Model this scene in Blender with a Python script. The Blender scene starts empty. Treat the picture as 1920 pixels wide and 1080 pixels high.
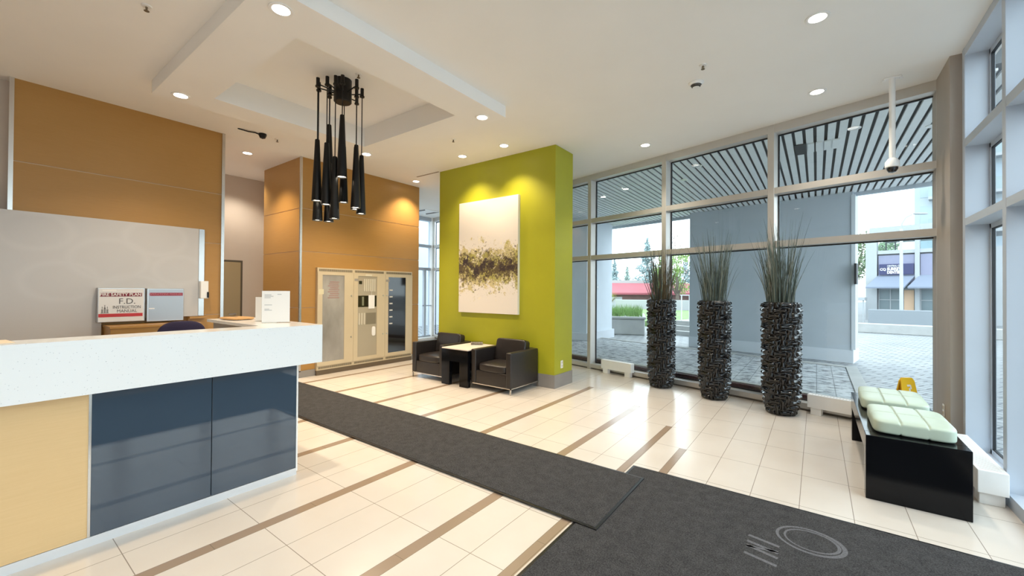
import bpy, bmesh, math, random
from mathutils import Vector, Matrix, noise as mnoise
rnd = random.Random(7)
S = bpy.context.scene
COL = S.collection
PI = math.pi

# ------------------------------------------------------------------ materials
MATS = {}
def nd(nt, t, **kw):
    n = nt.nodes.new(t)
    for k, v in kw.items():
        setattr(n, k, v)
    return n
def base(name):
    m = bpy.data.materials.new(name); m.use_nodes = True
    nt = m.node_tree; b = nt.nodes['Principled BSDF']
    return m, nt, b
def mat(name, col, rough=.5, metal=0., spec=.5, var=0., vscale=8., stretch=(1, 1, 1), bump=0., bscale=60., coat=0., emit=0., rvar=0.):
    if name in MATS: return MATS[name]
    m, nt, b = base(name)
    c = (*col, 1)
    b.inputs['Base Color'].default_value = c
    b.inputs['Roughness'].default_value = rough
    b.inputs['Metallic'].default_value = metal
    b.inputs['Specular IOR Level'].default_value = spec
    b.inputs['Coat Weight'].default_value = coat
    b.inputs['Coat Roughness'].default_value = .05
    if emit:
        b.inputs['Emission Color'].default_value = c
        b.inputs['Emission Strength'].default_value = emit
    if var or bump or rvar:
        tc = nd(nt, 'ShaderNodeTexCoord'); mp = nd(nt, 'ShaderNodeMapping')
        mp.inputs['Scale'].default_value = stretch
        nt.links.new(tc.outputs['Object'], mp.inputs['Vector'])
    if var:
        n = nd(nt, 'ShaderNodeTexNoise'); n.inputs['Scale'].default_value = vscale; n.inputs['Detail'].default_value = 5
        nt.links.new(mp.outputs[0], n.inputs['Vector'])
        r = nd(nt, 'ShaderNodeValToRGB')
        r.color_ramp.elements[0].position = .3; r.color_ramp.elements[1].position = .7
        r.color_ramp.elements[0].color = tuple(max(0, x*(1-var)) for x in col)+(1,)
        r.color_ramp.elements[1].color = tuple(min(1, x*(1+var)) for x in col)+(1,)
        nt.links.new(n.outputs['Fac'], r.inputs[0]); nt.links.new(r.outputs[0], b.inputs['Base Color'])
    if bump:
        n2 = nd(nt, 'ShaderNodeTexNoise'); n2.inputs['Scale'].default_value = bscale; n2.inputs['Detail'].default_value = 3
        nt.links.new(mp.outputs[0], n2.inputs['Vector'])
        bp = nd(nt, 'ShaderNodeBump'); bp.inputs['Strength'].default_value = bump; bp.inputs['Distance'].default_value = .01
        nt.links.new(n2.outputs['Fac'], bp.inputs['Height']); nt.links.new(bp.outputs[0], b.inputs['Normal'])
    MATS[name] = m
    return m
class X:
    """tiny shader-math expression builder"""
    def __init__(s, nt, o): s.nt, s.o = nt, o
    def _op(s, op, *a):
        n = nd(s.nt, 'ShaderNodeMath', operation=op)
        for i, v in enumerate((s,)+a):
            if isinstance(v, X): s.nt.links.new(v.o, n.inputs[i])
            else: n.inputs[i].default_value = v
        return X(s.nt, n.outputs[0])
    def __add__(s, v): return s._op('ADD', v)
    def __sub__(s, v): return s._op('SUBTRACT', v)
    def __mul__(s, v): return s._op('MULTIPLY', v)
    def __truediv__(s, v): return s._op('DIVIDE', v)
    def lt(s, v): return s._op('LESS_THAN', v)
    def gt(s, v): return s._op('GREATER_THAN', v)
    def floor(s): return s._op('FLOOR')
    def fract(s): return s._op('FRACT')
    def abs(s): return s._op('ABSOLUTE')
    def max(s, v): return s._op('MAXIMUM', v)
    def min(s, v): return s._op('MINIMUM', v)
    def inv(s): return (s * -1.) + 1.
def mixc(nt, f, a, b_):
    n = nd(nt, 'ShaderNodeMix', data_type='RGBA')
    nt.links.new(f.o, n.inputs[0])
    for i, v in ((6, a), (7, b_)):
        if isinstance(v, tuple): n.inputs[i].default_value = (*v[:3], 1)
        else: nt.links.new(v, n.inputs[i])
    return n.outputs[2]
def coords(nt):
    tc = nd(nt, 'ShaderNodeTexCoord'); sp = nd(nt, 'ShaderNodeSeparateXYZ')
    nt.links.new(tc.outputs['Object'], sp.inputs[0])
    return X(nt, sp.outputs[0]), X(nt, sp.outputs[1]), X(nt, sp.outputs[2]), tc.outputs['Object']

def floor_mat():
    m, nt, b = base('beige_porcelain_tile')
    x, y, z, v = coords(nt)
    # stripes every .937 m, centre lines at x = -1.88 - .937 k
    k = ((x * -1.) - 1.88) / .937
    kr = (k + .5).floor()
    d = ((k - kr) * .937).abs()
    yend = kr * .594 + 5.31
    stripe = d.lt(.041) * y.lt(yend) * x.lt(-1.7)
    s2 = (x + 1.313).abs().lt(.034) * y.lt(4.724)
    s3 = (x + 1.02).abs().lt(.034) * y.lt(4.13) * y.gt(.6)
    st = stripe.max(s2).max(s3)
    # grout along y : tile edges
    u = (k - kr.min(99)) * .937            # -.47...47 from the stripe centre
    inner = ((u.abs() - .041) / .2855)
    g1 = ((inner - 1.).abs() * .2855).lt(.0022)     # tile joint inside the bay
    g1 = g1.max(((d - .041).abs()).lt(.002) * y.lt(yend))
    gl = g1 * x.lt(-1.72)
    w = (x + .098) / .2975
    g2 = (((w + .5).fract() - .5).abs() * .2975).lt(.0022) * x.gt(-1.72)
    g2 = g2.max(((x + 1.347).abs().lt(.002)) * y.lt(4.724)).max((x + 1.054).abs().lt(.002) * y.lt(4.13))
    h = (y - .566) / .594
    g3 = (((h + .5).fract() - .5).abs() * .594).lt(.0022) * st.inv()
    hs = (y - .30) / .594
    g4 = (((hs + .5).fract() - .5).abs() * .594).lt(.002) * st
    grout = gl.max(g2).max(g3).max(g4)
    n = nd(nt, 'ShaderNodeTexNoise'); n.inputs['Scale'].default_value = 2.2; n.inputs['Detail'].default_value = 6
    nt.links.new(v, n.inputs['Vector'])
    f = X(nt, n.outputs['Fac'])
    tile = mixc(nt, f, (.71, .635, .56), (.82, .765, .70))
    c = mixc(nt, st, tile, (.36, .265, .19))
    c = mixc(nt, grout * .8, c, (.22, .17, .12))
    nt.links.new(c, b.inputs['Base Color'])
    n2 = nd(nt, 'ShaderNodeTexNoise'); n2.inputs['Scale'].default_value = 9.; nt.links.new(v, n2.inputs['Vector'])
    r = X(nt, n2.outputs['Fac']) * .10 + .15
    nt.links.new(r.o, b.inputs['Roughness'])
    b.inputs['Specular IOR Level'].default_value = .55
    bp = nd(nt, 'ShaderNodeBump'); bp.inputs['Strength'].default_value = .25; bp.inputs['Distance'].default_value = .003
    nt.links.new(grout.inv().o, bp.inputs['Height']); nt.links.new(bp.outputs[0], b.inputs['Normal'])
    return m
def wood_mat(name, a, b_, rough=.38, axis=1):
    m, nt, b = base(name)
    tc = nd(nt, 'ShaderNodeTexCoord'); mp = nd(nt, 'ShaderNodeMapping')
    mp.inputs['Scale'].default_value = (1.6, 1.6, 46)
    nt.links.new(tc.outputs['Object'], mp.inputs[0])
    n = nd(nt, 'ShaderNodeTexNoise'); n.inputs['Scale'].default_value = 3.; n.inputs['Detail'].default_value = 6; n.inputs['Roughness'].default_value = .65
    nt.links.new(mp.outputs[0], n.inputs['Vector'])
    mp2 = nd(nt, 'ShaderNodeMapping'); mp2.inputs['Scale'].default_value = (.5, .5, 2.)
    nt.links.new(tc.outputs['Object'], mp2.inputs[0])
    n2 = nd(nt, 'ShaderNodeTexNoise'); n2.inputs['Scale'].default_value = 2.
    nt.links.new(mp2.outputs[0], n2.inputs['Vector'])
    f = X(nt, n.outputs['Fac']) * .75 + X(nt, n2.outputs['Fac']) * .35 - .05
    c = mixc(nt, f, a, b_)
    nt.links.new(c, b.inputs['Base Color'])
    b.inputs['Roughness'].default_value = rough; b.inputs['Specular IOR Level'].default_value = .35
    return m
def quartz_mat():
    m, nt, b = base('speckled_white_quartz')
    x, y, z, v = coords(nt)
    out = None
    c = (.86, .87, .87)
    for sc, th, col, amt in ((34., .12, (.50, .42, .34), .7), (58., .13, (.55, .57, .60), .6), (24., .05, (.16, .16, .17), .8), (90., .16, (1., 1., 1.), .5)):
        vo = nd(nt, 'ShaderNodeTexVoronoi'); vo.inputs['Scale'].default_value = sc
        nt.links.new(v, vo.inputs['Vector'])
        wn = nd(nt, 'ShaderNodeSeparateColor'); nt.links.new(vo.outputs['Color'], wn.inputs[0])
        f = X(nt, vo.outputs['Distance']).lt(th) * X(nt, wn.outputs[0]).lt(.38) * amt
        c = mixc(nt, f, c, col)
    nt.links.new(c, b.inputs['Base Color'])
    b.inputs['Roughness'].default_value = .18
    return m
def carpet_mat():
    m, nt, b = base('charcoal_ribbed_carpet')
    x, y, z, v = coords(nt)
    n = nd(nt, 'ShaderNodeTexNoise'); n.inputs['Scale'].default_value = 130.; n.inputs['Detail'].default_value = 4; n.inputs['Roughness'].default_value = .8
    nt.links.new(v, n.inputs['Vector'])
    n2 = nd(nt, 'ShaderNodeTexNoise'); n2.inputs['Scale'].default_value = 14.; n2.inputs['Detail'].default_value = 4
    nt.links.new(v, n2.inputs['Vector'])
    rib = (((y * 95.).fract() - .5).abs())
    f = ((X(nt, n.outputs['Fac']) - .5) * 2.2 + .5) * .7 + X(nt, n2.outputs['Fac']) * .3 + (rib - .25) * .35
    r = nd(nt, 'ShaderNodeValToRGB'); nt.links.new(f.o, r.inputs[0])
    r.color_ramp.elements[0].position = .25; r.color_ramp.elements[0].color = (.020, .020, .022, 1)
    r.color_ramp.elements[1].position = .85; r.color_ramp.elements[1].color = (.115, .113, .115, 1)
    nt.links.new(r.outputs[0], b.inputs['Base Color'])
    b.inputs['Roughness'].default_value = .95; b.inputs['Specular IOR Level'].default_value = .15
    bp = nd(nt, 'ShaderNodeBump'); bp.inputs['Strength'].default_value = .5; bp.inputs['Distance'].default_value = .004
    nt.links.new(f.o, bp.inputs['Height']); nt.links.new(bp.outputs[0], b.inputs['Normal'])
    return m
def glass_mat(name, tint=(.93, .97, .96), gloss=1., ior=1.5):
    m = bpy.data.materials.new(name); m.use_nodes = True; nt = m.node_tree
    nt.nodes.clear()
    o = nd(nt, 'ShaderNodeOutputMaterial'); mx = nd(nt, 'ShaderNodeMixShader')
    t = nd(nt, 'ShaderNodeBsdfTransparent'); g = nd(nt, 'ShaderNodeBsdfGlossy'); fr = nd(nt, 'ShaderNodeFresnel')
    t.inputs[0].default_value = (*tint, 1); g.inputs['Roughness'].default_value = .01
    fr.inputs[0].default_value = ior
    ge = nd(nt, 'ShaderNodeNewGeometry')
    f = X(nt, fr.outputs[0]) * gloss * X(nt, ge.outputs['Backfacing']).inv()   # one reflection per pane, from its front face
    nt.links.new(f.o, mx.inputs[0]); nt.links.new(t.outputs[0], mx.inputs[1]); nt.links.new(g.outputs[0], mx.inputs[2])
    nt.links.new(mx.outputs[0], o.inputs[0])
    return m
def paver_mat():
    m, nt, b = base('grey_paver_bond')
    tc = nd(nt, 'ShaderNodeTexCoord'); mp = nd(nt, 'ShaderNodeMapping')
    mp.inputs['Rotation'].default_value = (0, 0, math.radians(32))
    nt.links.new(tc.outputs['Object'], mp.inputs[0])
    br = nd(nt, 'ShaderNodeTexBrick'); nt.links.new(mp.outputs[0], br.inputs['Vector'])
    br.inputs['Scale'].default_value = 1.; br.inputs['Brick Width'].default_value = .34; br.inputs['Row Height'].default_value = .17
    br.inputs['Mortar Size'].default_value = .014; br.inputs['Color1'].default_value = (.27, .28, .29, 1); br.inputs['Color2'].default_value = (.37, .38, .39, 1)
    br.inputs['Mortar'].default_value = (.035, .04, .048, 1)
    nt.links.new(br.outputs['Color'], b.inputs['Base Color'])
    b.inputs['Roughness'].default_value = .45
    return m
def bed_mat():
    m, nt, b = base('rough_dark_stone')
    x, y, z, v = coords(nt)
    n = nd(nt, 'ShaderNodeTexNoise'); n.inputs['Scale'].default_value = 4.5; n.inputs['Detail'].default_value = 9; n.inputs['Roughness'].default_value = .78
    mp = nd(nt, 'ShaderNodeMapping'); mp.inputs['Scale'].default_value = (1, 1.8, 1)
    nt.links.new(v, mp.inputs[0]); nt.links.new(mp.outputs[0], n.inputs['Vector'])
    line = (((x / .23).fract() - .5).abs()).gt(.475)
    r = nd(nt, 'ShaderNodeValToRGB'); nt.links.new(n.outputs['Fac'], r.inputs[0])
    e = r.color_ramp.elements
    e[0].position = .38; e[0].color = (.03, .034, .038, 1); e[1].position = .53; e[1].color = (.52, .54, .56, 1)
    c = mixc(nt, line * .6, r.outputs[0], (.06, .065, .07))
    nt.links.new(c, b.inputs['Base Color']); b.inputs['Roughness'].default_value = .7
    bp = nd(nt, 'ShaderNodeBump'); bp.inputs['Strength'].default_value = .6; bp.inputs['Distance'].default_value = .03
    nt.links.new(n.outputs['Fac'], bp.inputs['Height']); nt.links.new(bp.outputs[0], b.inputs['Normal'])
    return m
def painting_mat(zc, h):
    m, nt, b = base('abstract_paint')
    x, y, z, v = coords(nt)
    def noise(sc, det=6, rough=.6, st=(1, 1, 1), off=0.):
        mp = nd(nt, 'ShaderNodeMapping'); mp.inputs['Scale'].default_value = st; mp.inputs['Location'].default_value = (off, off*.7, off*1.3)
        nt.links.new(v, mp.inputs[0])
        n = nd(nt, 'ShaderNodeTexNoise'); n.inputs['Scale'].default_value = sc; n.inputs['Detail'].default_value = det; n.inputs['Roughness'].default_value = rough
        nt.links.new(mp.outputs[0], n.inputs['Vector'])
        return X(nt, n.outputs['Fac'])
    # distance from the band's middle, ragged by noise (z runs from the canvas' middle)
    big = noise(3.2, 3, .5, off=3.)
    dist = (z + .20 + (big - .5) * .5).abs()
    band = (dist * -.95 + 1.0).max(0.)            # 1 in the middle of the splashed band, 0 at .65 m
    c = (.78, .725, .655)
    n1 = noise(5.0, 9, .72, off=1.)
    c = mixc(nt, (n1 + band * .55).gt(.89) * .75, c, (.52, .43, .13))
    n2 = noise(7., 9, .75, off=9.)
    c = mixc(nt, (n2 + band * .52).gt(.92) * .8, c, (.36, .33, .06))
    n5 = noise(9., 9, .8, off=21.)
    c = mixc(nt, (n5 + band * .10).gt(.66) * .8, c, (.86, .78, .58))
    n3 = noise(14., 9, .82, off=5.)
    c = mixc(nt, (n3 + band * .44).gt(.885) * .92, c, (.075, .050, .028))
    n7 = noise(20., 7, .8, off=15.)
    c = mixc(nt, (n7 + band * .34).gt(.825) * .9, c, (.10, .07, .03))
    n4 = noise(4.2, 9, .80, off=13.)
    low = ((z + .17 + (big - .5) * .5).abs() * -1.7 + 1.).max(0.)
    c = mixc(nt, (n4 + low * .36).gt(.835) * .93, c, (.030, .016, .020))
    n6 = noise(30., 6, .75, off=31.)
    far = ((z + .12).abs() * -1.05 + 1.0).max(0.)
    c = mixc(nt, (n6 + far * .2).gt(.80) * .8, c, (.10, .08, .06))
    nt.links.new(c, b.inputs['Base Color']); b.inputs['Roughness'].default_value = .55
    return m
def panel_mat():
    """pale grey back-painted panel with large soft bubble rings"""
    m, nt, b = base('pale_grey_bubble_laminate')
    x, y, z, v = coords(nt)
    rings = None
    for (cy, cz, r1) in ((-.28, .62, .26), (-.95, .72, .34), (-.52, 1.02, .30), (-1.35, .45, .30), (-.75, .30, .33), (-1.55, 1.0, .28)):
        d = (((y - cy) * (y - cy)) + ((z - cz) * (z - cz) * 2.0))._op('SQRT')
        rr = ((d - r1).abs() * -14. + 1.).max(0.)
        rings = rr if rings is None else rings.max(rr)
    c = mixc(nt, rings * .22, (.53, .505, .485), (.64, .62, .60))
    nt.links.new(c, b.inputs['Base Color']); b.inputs['Roughness'].default_value = .3
    return m
WOODC = ((.375, .195, .050), (.485, .268, .082))
mWOOD = wood_mat('honey_wood_veneer', *WOODC)
mWOODL = wood_mat('lit_wood_veneer', (.66, .44, .21), (.78, .55, .29))  # walls' veneer again, with the brighter light on the desk put into its colour
mFLOOR = floor_mat(); mQUARTZ = quartz_mat(); mCARPET = carpet_mat()
mPAVE = paver_mat(); mBED = bed_mat(); mPANEL = panel_mat()
mGLASS = glass_mat('window_glass')
mWHITE = mat('white_wall_paint', (.80, .76, .71), .7, var=.02, vscale=2)
mCEIL = mat('white_ceiling_paint', (.90, .885, .86), .8, var=.015, vscale=1.5)
mCORR = mat('taupe_wall_paint', (.60, .525, .45), .7, var=.03, vscale=2)
mGREEN = mat('lime_green_paint', (.39, .385, .016), .5, var=.03, vscale=2)
mGREY = mat('grey_base_tile', (.27, .25, .235), .35, var=.06, vscale=4)
mCHROME = mat('polished_steel', (.62, .60, .57), .26, 1.)
mSTEEL = mat('brushed_steel', (.55, .55, .55), .35, 1., var=.05, stretch=(1, 1, 30))
mALU = mat('anodised_window_frame', (.58, .555, .52), .38, .35, var=.02, vscale=3)
mALUG = mat('grey_window_frame', (.50, .555, .635), .45, .0, var=.02, vscale=3)
mGASK = mat('black_gasket', (.012, .014, .018), .5)
mSLATE = mat('slate_back_painted_glass', (.040, .064, .095), .015, spec=.85, var=.03, vscale=1)
mBLACKLAC = mat('black_lacquer', (.004, .0045, .006), .10, spec=.22, bump=.02, bscale=300)
mBLACKM = mat('matt_black_metal', (.006, .0055, .0055), .42, 0., spec=.35)
mLEATHER = mat('dark_brown_leather', (.019, .0155, .015), .34, spec=.5, var=.12, vscale=20, bump=.12, bscale=180)
mVASE = mat('glossy_black_ceramic', (.006, .006, .007), .13, spec=.5, coat=.35)
mWHTM = mat('white_enamel', (.88, .87, .85), .4, var=.02)
mEMIT = mat('lamp_glow', (1., .88, .68), emit=9.)
mEMITW = mat('lamp_glow_cool', (1., .95, .86), emit=9.)
mCUSH = mat('pale_mint_vinyl', (.58, .68, .56), .38, spec=.45, var=.05, vscale=7, bump=.05, bscale=40)
mYEL = mat('yellow_plastic', (.95, .58, .03), .4)
mPAPER = mat('white_paper', (.85, .83, .80), .8)
mRED = mat('red_print', (.50, .035, .045), .6)
mDARKP = mat('dark_print', (.09, .085, .085), .6)
mBEIGE = mat('beige_powder_coat', (.60, .50, .34), .42, var=.02, vscale=4)
mFROST = mat('frosted_grey_acrylic', (.30, .285, .26), .22, var=.35, vscale=2.2, stretch=(1, 1, .5))
mSTUCCO = mat('blue_grey_stucco', (.48, .525, .575), .8, var=.05, vscale=1.2, bump=.1, bscale=50)
mSTUCCOL = mat('pale_grey_stucco', (.62, .665, .72), .8, var=.04, vscale=1.5)
mCONC = mat('pale_concrete', (.42, .42, .41), .8, var=.08, vscale=3)
mSLAT = mat('pale_soffit_slat', (.78, .80, .80), .5, .0, var=.03)
mDARKG = mat('dark_void', (.03, .034, .038), .7)
mACR = glass_mat('clear_acrylic', (.97, .98, .98))

# ------------------------------------------------------------------ geometry helpers
class MB:
    def __init__(s): s.bm = bmesh.new()
    def _join(s, b2):
        me = bpy.data.meshes.new('t'); b2.to_mesh(me); b2.free(); s.bm.from_mesh(me); bpy.data.meshes.remove(me)
    def box(s, x0, x1, y0, y1, z0, z1, bev=0., seg=2, M=None):
        b = bmesh.new()
        bmesh.ops.create_cube(b, size=1.)
        for v in b.verts:
            v.co = Vector(((x0+x1)/2+v.co.x*(x1-x0), (y0+y1)/2+v.co.y*(y1-y0), (z0+z1)/2+v.co.z*(z1-z0)))
        if bev:
            bmesh.ops.bevel(b, geom=list(b.edges), offset=bev, segments=seg, profile=.6, affect='EDGES')
        if M is not None: b.transform(M)
        s._join(b); return s
    def prism(s, pts, z0, z1):
        vs0 = [s.bm.verts.new((x, y, z0)) for x, y in pts]; vs1 = [s.bm.verts.new((x, y, z1)) for x, y in pts]
        n = len(pts)
        s.bm.faces.new(vs0[::-1]); s.bm.faces.new(vs1)
        for i in range(n): s.bm.faces.new((vs0[i], vs0[(i+1) % n], vs1[(i+1) % n], vs1[i]))
        return s
    def cone(s, p0, p1, r0, r1, n=20, caps=True):
        p0, p1 = Vector(p0), Vector(p1); d = p1-p0
        b = bmesh.new()
        bmesh.ops.create_cone(b, cap_ends=caps, segments=n, radius1=r0, radius2=r1, depth=d.length)
        q = Vector((0, 0, 1)).rotation_difference(d.normalized()).to_matrix().to_4x4()
        b.transform(Matrix.Translation((p0+p1)/2) @ q); s._join(b); return s
    def lathe(s, prof, n=32, c=(0, 0, 0)):
        rings = []
        for r, z in prof:
            rings.append([s.bm.verts.new((c[0]+r*math.cos(2*PI*i/n), c[1]+r*math.sin(2*PI*i/n), c[2]+z)) for i in range(n)] if r > 1e-6 else [s.bm.verts.new((c[0], c[1], c[2]+z))])
        for a, b in zip(rings, rings[1:]):
            for i in range(n):
                j = (i+1) % n
                if len(a) == 1 and len(b) == 1: continue
                if len(a) == 1: s.bm.faces.new((a[0], b[j], b[i]))
                elif len(b) == 1: s.bm.faces.new((a[i], a[j], b[0]))
                else: s.bm.faces.new((a[i], a[j], b[j], b[i]))
        return s
    def tube(s, path, r, n=8):
        path = [Vector(p) for p in path]
        rs = r if isinstance(r, (list, tuple)) else [r]*len(path)
        rings = []
        for i, p in enumerate(path):
            t = (path[min(i+1, len(path)-1)]-path[max(i-1, 0)]).normalized()
            a = t.orthogonal().normalized() if i == 0 else (ref - t*ref.dot(t)).normalized()
            ref = a; bb = t.cross(a)
            rings.append([s.bm.verts.new(p+(a*math.cos(2*PI*k/n)+bb*math.sin(2*PI*k/n))*rs[i]) for k in range(n)])
        for a, b in zip(rings, rings[1:]):
            for k in range(n): s.bm.faces.new((a[k], a[(k+1) % n], b[(k+1) % n], b[k]))
        s.bm.faces.new(rings[0][::-1]); s.bm.faces.new(rings[-1])
        return s
    def pillow(s, cx, cy, cz, sx, sy, sz, n=16, p=5., M=None, seams=(), puff=.0):
        b = bmesh.new(); bmesh.ops.create_cube(b, size=2.)
        bmesh.ops.subdivide_edges(b, edges=list(b.edges), cuts=n, use_grid_fill=True)
        for v in b.verts:
            q = v.co.copy()
            k = (abs(q.x)**p+abs(q.y)**p+abs(q.z)**p)**(1/p)
            w = q/k
            if puff: w.z *= 1+puff*((1-abs(q.x)**2)*(1-abs(q.y)**2)-.4)
            g = 0.
            for ax, pos in seams:
                g += .15*math.exp(-((w[ax]-pos)/.028)**2)
            if abs(w.z) > .3: w.z -= math.copysign(g, w.z)
            v.co = Vector((w.x*sx, w.y*sy, w.z*sz))
        if M is not None: b.transform(M)
        b.transform(Matrix.Translation((cx, cy, cz))); s._join(b); return s
    def build(s, name, m, parent=None, off=None, smooth=False, M=None):
        if off is not None: s.bm.transform(Matrix.Translation(-Vector(off)))
        if M is not None: s.bm.transform(M)
        bmesh.ops.recalc_face_normals(s.bm, faces=list(s.bm.faces))
        me = bpy.data.meshes.new(name); s.bm.to_mesh(me); s.bm.free()
        for mm in (m if isinstance(m, (list, tuple)) else [m]): me.materials.append(mm)
        if smooth:
            me.polygons.foreach_set('use_smooth', [True]*len(me.polygons))
            try: me.set_sharp_from_angle(angle=math.radians(38))
            except Exception: pass
        o = bpy.data.objects.new(name, me); COL.objects.link(o)
        if parent is not None: o.parent = parent
        return o
def tag(o, label=None, cat=None, group=None, kind=None):
    if label: o['label'] = label
    if cat: o['category'] = cat
    if group: o['group'] = group
    if kind: o['kind'] = kind
    return o
def thing(name, label, cat, loc=(0, 0, 0), rz=0., group=None, kind=None):
    o = bpy.data.objects.new(name, None); COL.objects.link(o)
    o.empty_display_size = .1
    o.location = loc; o.rotation_euler = (0, 0, rz)
    return tag(o, label, cat, group, kind)
def struct(name, mb, m, smooth=False):
    o = mb.build(name, m, smooth=smooth); o['kind'] = 'structure'; return o
def solo(name, mb, m, label, cat, loc=(0, 0, 0), rz=0., group=None, kind=None, smooth=False):
    o = mb.build(name, m, smooth=smooth); o.location = loc; o.rotation_euler = (0, 0, rz)
    return tag(o, label, cat, group, kind)
def dup(root, loc, rz=None, label=None, group=None):
    def cp(o, par):
        c = o.copy(); COL.objects.link(c)
        if par is not None: c.parent = par
        for ch in [q for q in bpy.data.objects if q.parent == o]: cp(ch, c)
        return c
    r = cp(root, None); r.location = loc
    if rz is not None: r.rotation_euler = (0, 0, rz)
    if label: r['label'] = label
    if group: r['group'] = group
    return r
FONT = None
def text_mesh(txt, size, align='CENTER', ext=.0012, bold=0.):
    cu = bpy.data.curves.new('txt', 'FONT'); cu.body = txt; cu.size = size; cu.align_x = align; cu.align_y = 'CENTER'; cu.extrude = ext; cu.offset = bold
    cu.resolution_u = 3
    o = bpy.data.objects.new('txt', cu); COL.objects.link(o)
    bpy.context.view_layer.update()
    dg = bpy.context.evaluated_depsgraph_get()
    me = bpy.data.meshes.new_from_object(o.evaluated_get(dg))
    bpy.data.objects.remove(o); bpy.data.curves.remove(cu)
    return me
def text_on(name, items, m, parent, M):
    """items: (text, size, x, y[, align[, sx]]) in the plane of M (x right, y up)"""
    mb = MB()
    for it in items:
        t, sz, x, y = it[:4]; al = it[4] if len(it) > 4 else 'CENTER'; sx = it[5] if len(it) > 5 else 1.
        me = text_mesh(t, sz, al, bold=it[6] if len(it) > 6 else 0.)
        me.transform(Matrix.Translation((x, y, 0)) @ Matrix.Diagonal((sx, 1, 1, 1)))
        mb.bm.from_mesh(me); bpy.data.meshes.remove(me)
    return mb.build(name, m, parent, M=M)
def face_px(x, y, z):
    """plane facing +x : x-right runs along +y, y-up along z, placed at (x,y,z)"""
    return Matrix(((0, 0, 1, x), (1, 0, 0, y), (0, 1, 0, z), (0, 0, 0, 1)))
def face_ny(x, y, z):
    return Matrix(((1, 0, 0, x), (0, 0, -1, y), (0, 1, 0, z), (0, 0, 0, 1)))

# ------------------------------------------------------------------ window-wall axes
WA = math.radians(-14.4)
WU = Vector((math.cos(WA), math.sin(WA), 0)); WN = Vector((-WU.y, WU.x, 0))
WM = Matrix(((WU.x, WN.x, 0, 0), (WU.y, WN.y, 0, 0), (0, 0, 1, 0), (0, 0, 0, 1)))
def ws(s_, n_, z_=0.): return WM @ Vector((s_, n_, z_))
def yw(x, n_): return (n_-WN.x*x)/WN.y          # y of the line at offset n_ for a given x
H = 3.74

# ------------------------------------------------------------------ setting
struct('floor', MB().prism([(-9.75, -3.2), (1.27, -3.2), (1.27, 5.6), (1.25, yw(1.25, 6.3)), (1.02, yw(1.02, 6.3)), (-9.75, yw(-9.75, 6.3))], -.15, 0.), mFLOOR)
c = MB()
xa, xb, ya, yb = -5.76, -3.04, 1.22, 3.945
c.prism([(-9.9, -3.3), (xa, -3.3), (xa, yw(xa, 6.27)), (-9.9, yw(-9.9, 6.27))], H, H+.4)
c.prism([(xb, -3.3), (1.35, -3.3), (1.35, yw(1.35, 6.27)), (xb, yw(xb, 6.27))], H, H+.4)
c.prism([(xa, -3.3), (xb, -3.3), (xb, ya), (xa, ya)], H, H+.4)
c.prism([(xa, yb), (xb, yb), (xb, yw(xb, 6.27)), (xa, yw(xa, 6.27))], H, H+.4)
tx0, tx1, ty0, ty1 = -5.35, -3.495, 1.665, 3.54
c.box(xa, tx0, ya, yb, 3.6, H+.4); c.box(tx1, xb, ya, yb, 3.6, H+.4)
c.box(tx0, tx1, ya, ty0, 3.6, H+.4); c.box(tx0, tx1, ty1, yb, 3.6, H+.4)
c.box(tx0, tx1, ty0, ty1, 3.87, H+.4)
struct('ceiling', c, mCEIL)

def wood_wall(name, x, y0, y1, thick, grooves, side=None):
    """veneered panels separated by narrow reveals; face towards +x"""
    mb = MB(); zs = [0.]+grooves+[H]
    for a, b in zip(zs, zs[1:]):
        mb.box(x-thick, x, y0, y1, a+(.006 if a else .1), b-(.006 if b < H else 0))
    mb2 = MB().box(x-thick+.01, x-.008, y0+.008, y1-.008, 0, H)
    o = struct(name, mb, mWOOD)
    r = mb2.build('reveal', mat(name+'_reveal', (.62, .45, .28), .5), o); r['label'] = 'pale recessed joint lines'
    return o
wood_wall('wall_reception', -6.9, .315, 2.27, .30, [1.13, 2.142, 2.855])
wood_wall('wall_alarm', -7.0, 3.43, 6.0, 1.40, [1.18, 2.143, 2.87])
struct('baseboard_alarm', MB().box(-8.42, -6.985, 3.415, 6.012, 0, .115), mGREY)
# metal corner trims
struct('trim_1', MB().box(-6.905, -6.88, 2.245, 2.283, 0, H), mCHROME)
struct('trim_2', MB().box(-6.905, -6.885, .30, .335, 0, H), mCHROME)
struct('trim_3', MB().box(-7.02, -6.985, 3.418, 3.452, .1, H), mCHROME)
# corridor beyond the desk and the walls that close the room
struct('wall_corridor', MB().box(-9.5, -9.3, .5, 3.95, 0, H).box(-9.5, -8.4, 3.8, 3.95, 0, H), mCORR)
struct('wall_left', MB().box(-8.6, -7.06, -3.3, .312, 0, H), mCORR)
struct('wall_behind', MB().box(-8, 1.4, -3.35, -3.2, 0, H), mCORR)
struct('wall_rear', MB().box(-9.9, -8.38, 3.95, 6.0, 0, H), mWHITE)
# green feature column
gc = struct('wall_green', MB().box(-5.75, -3.213, 5.43, 5.985, .2, H), mGREEN)
struct('baseboard_green', MB().box(-5.757, -3.206, 5.423, 5.992, 0, .205), mGREY)
# corner pillar between the two glazed walls
struct('wall_pillar', MB().prism([(1.01, 5.56), (1.255, 5.56), (1.255, yw(1.255, 6.35)), (1.01, yw(1.01, 6.35))], 0, H), mat('taupe_pillar_paint', (.40, .345, .29), .55, var=.06, vscale=2.5, stretch=(1, 1, .4)))

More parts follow.
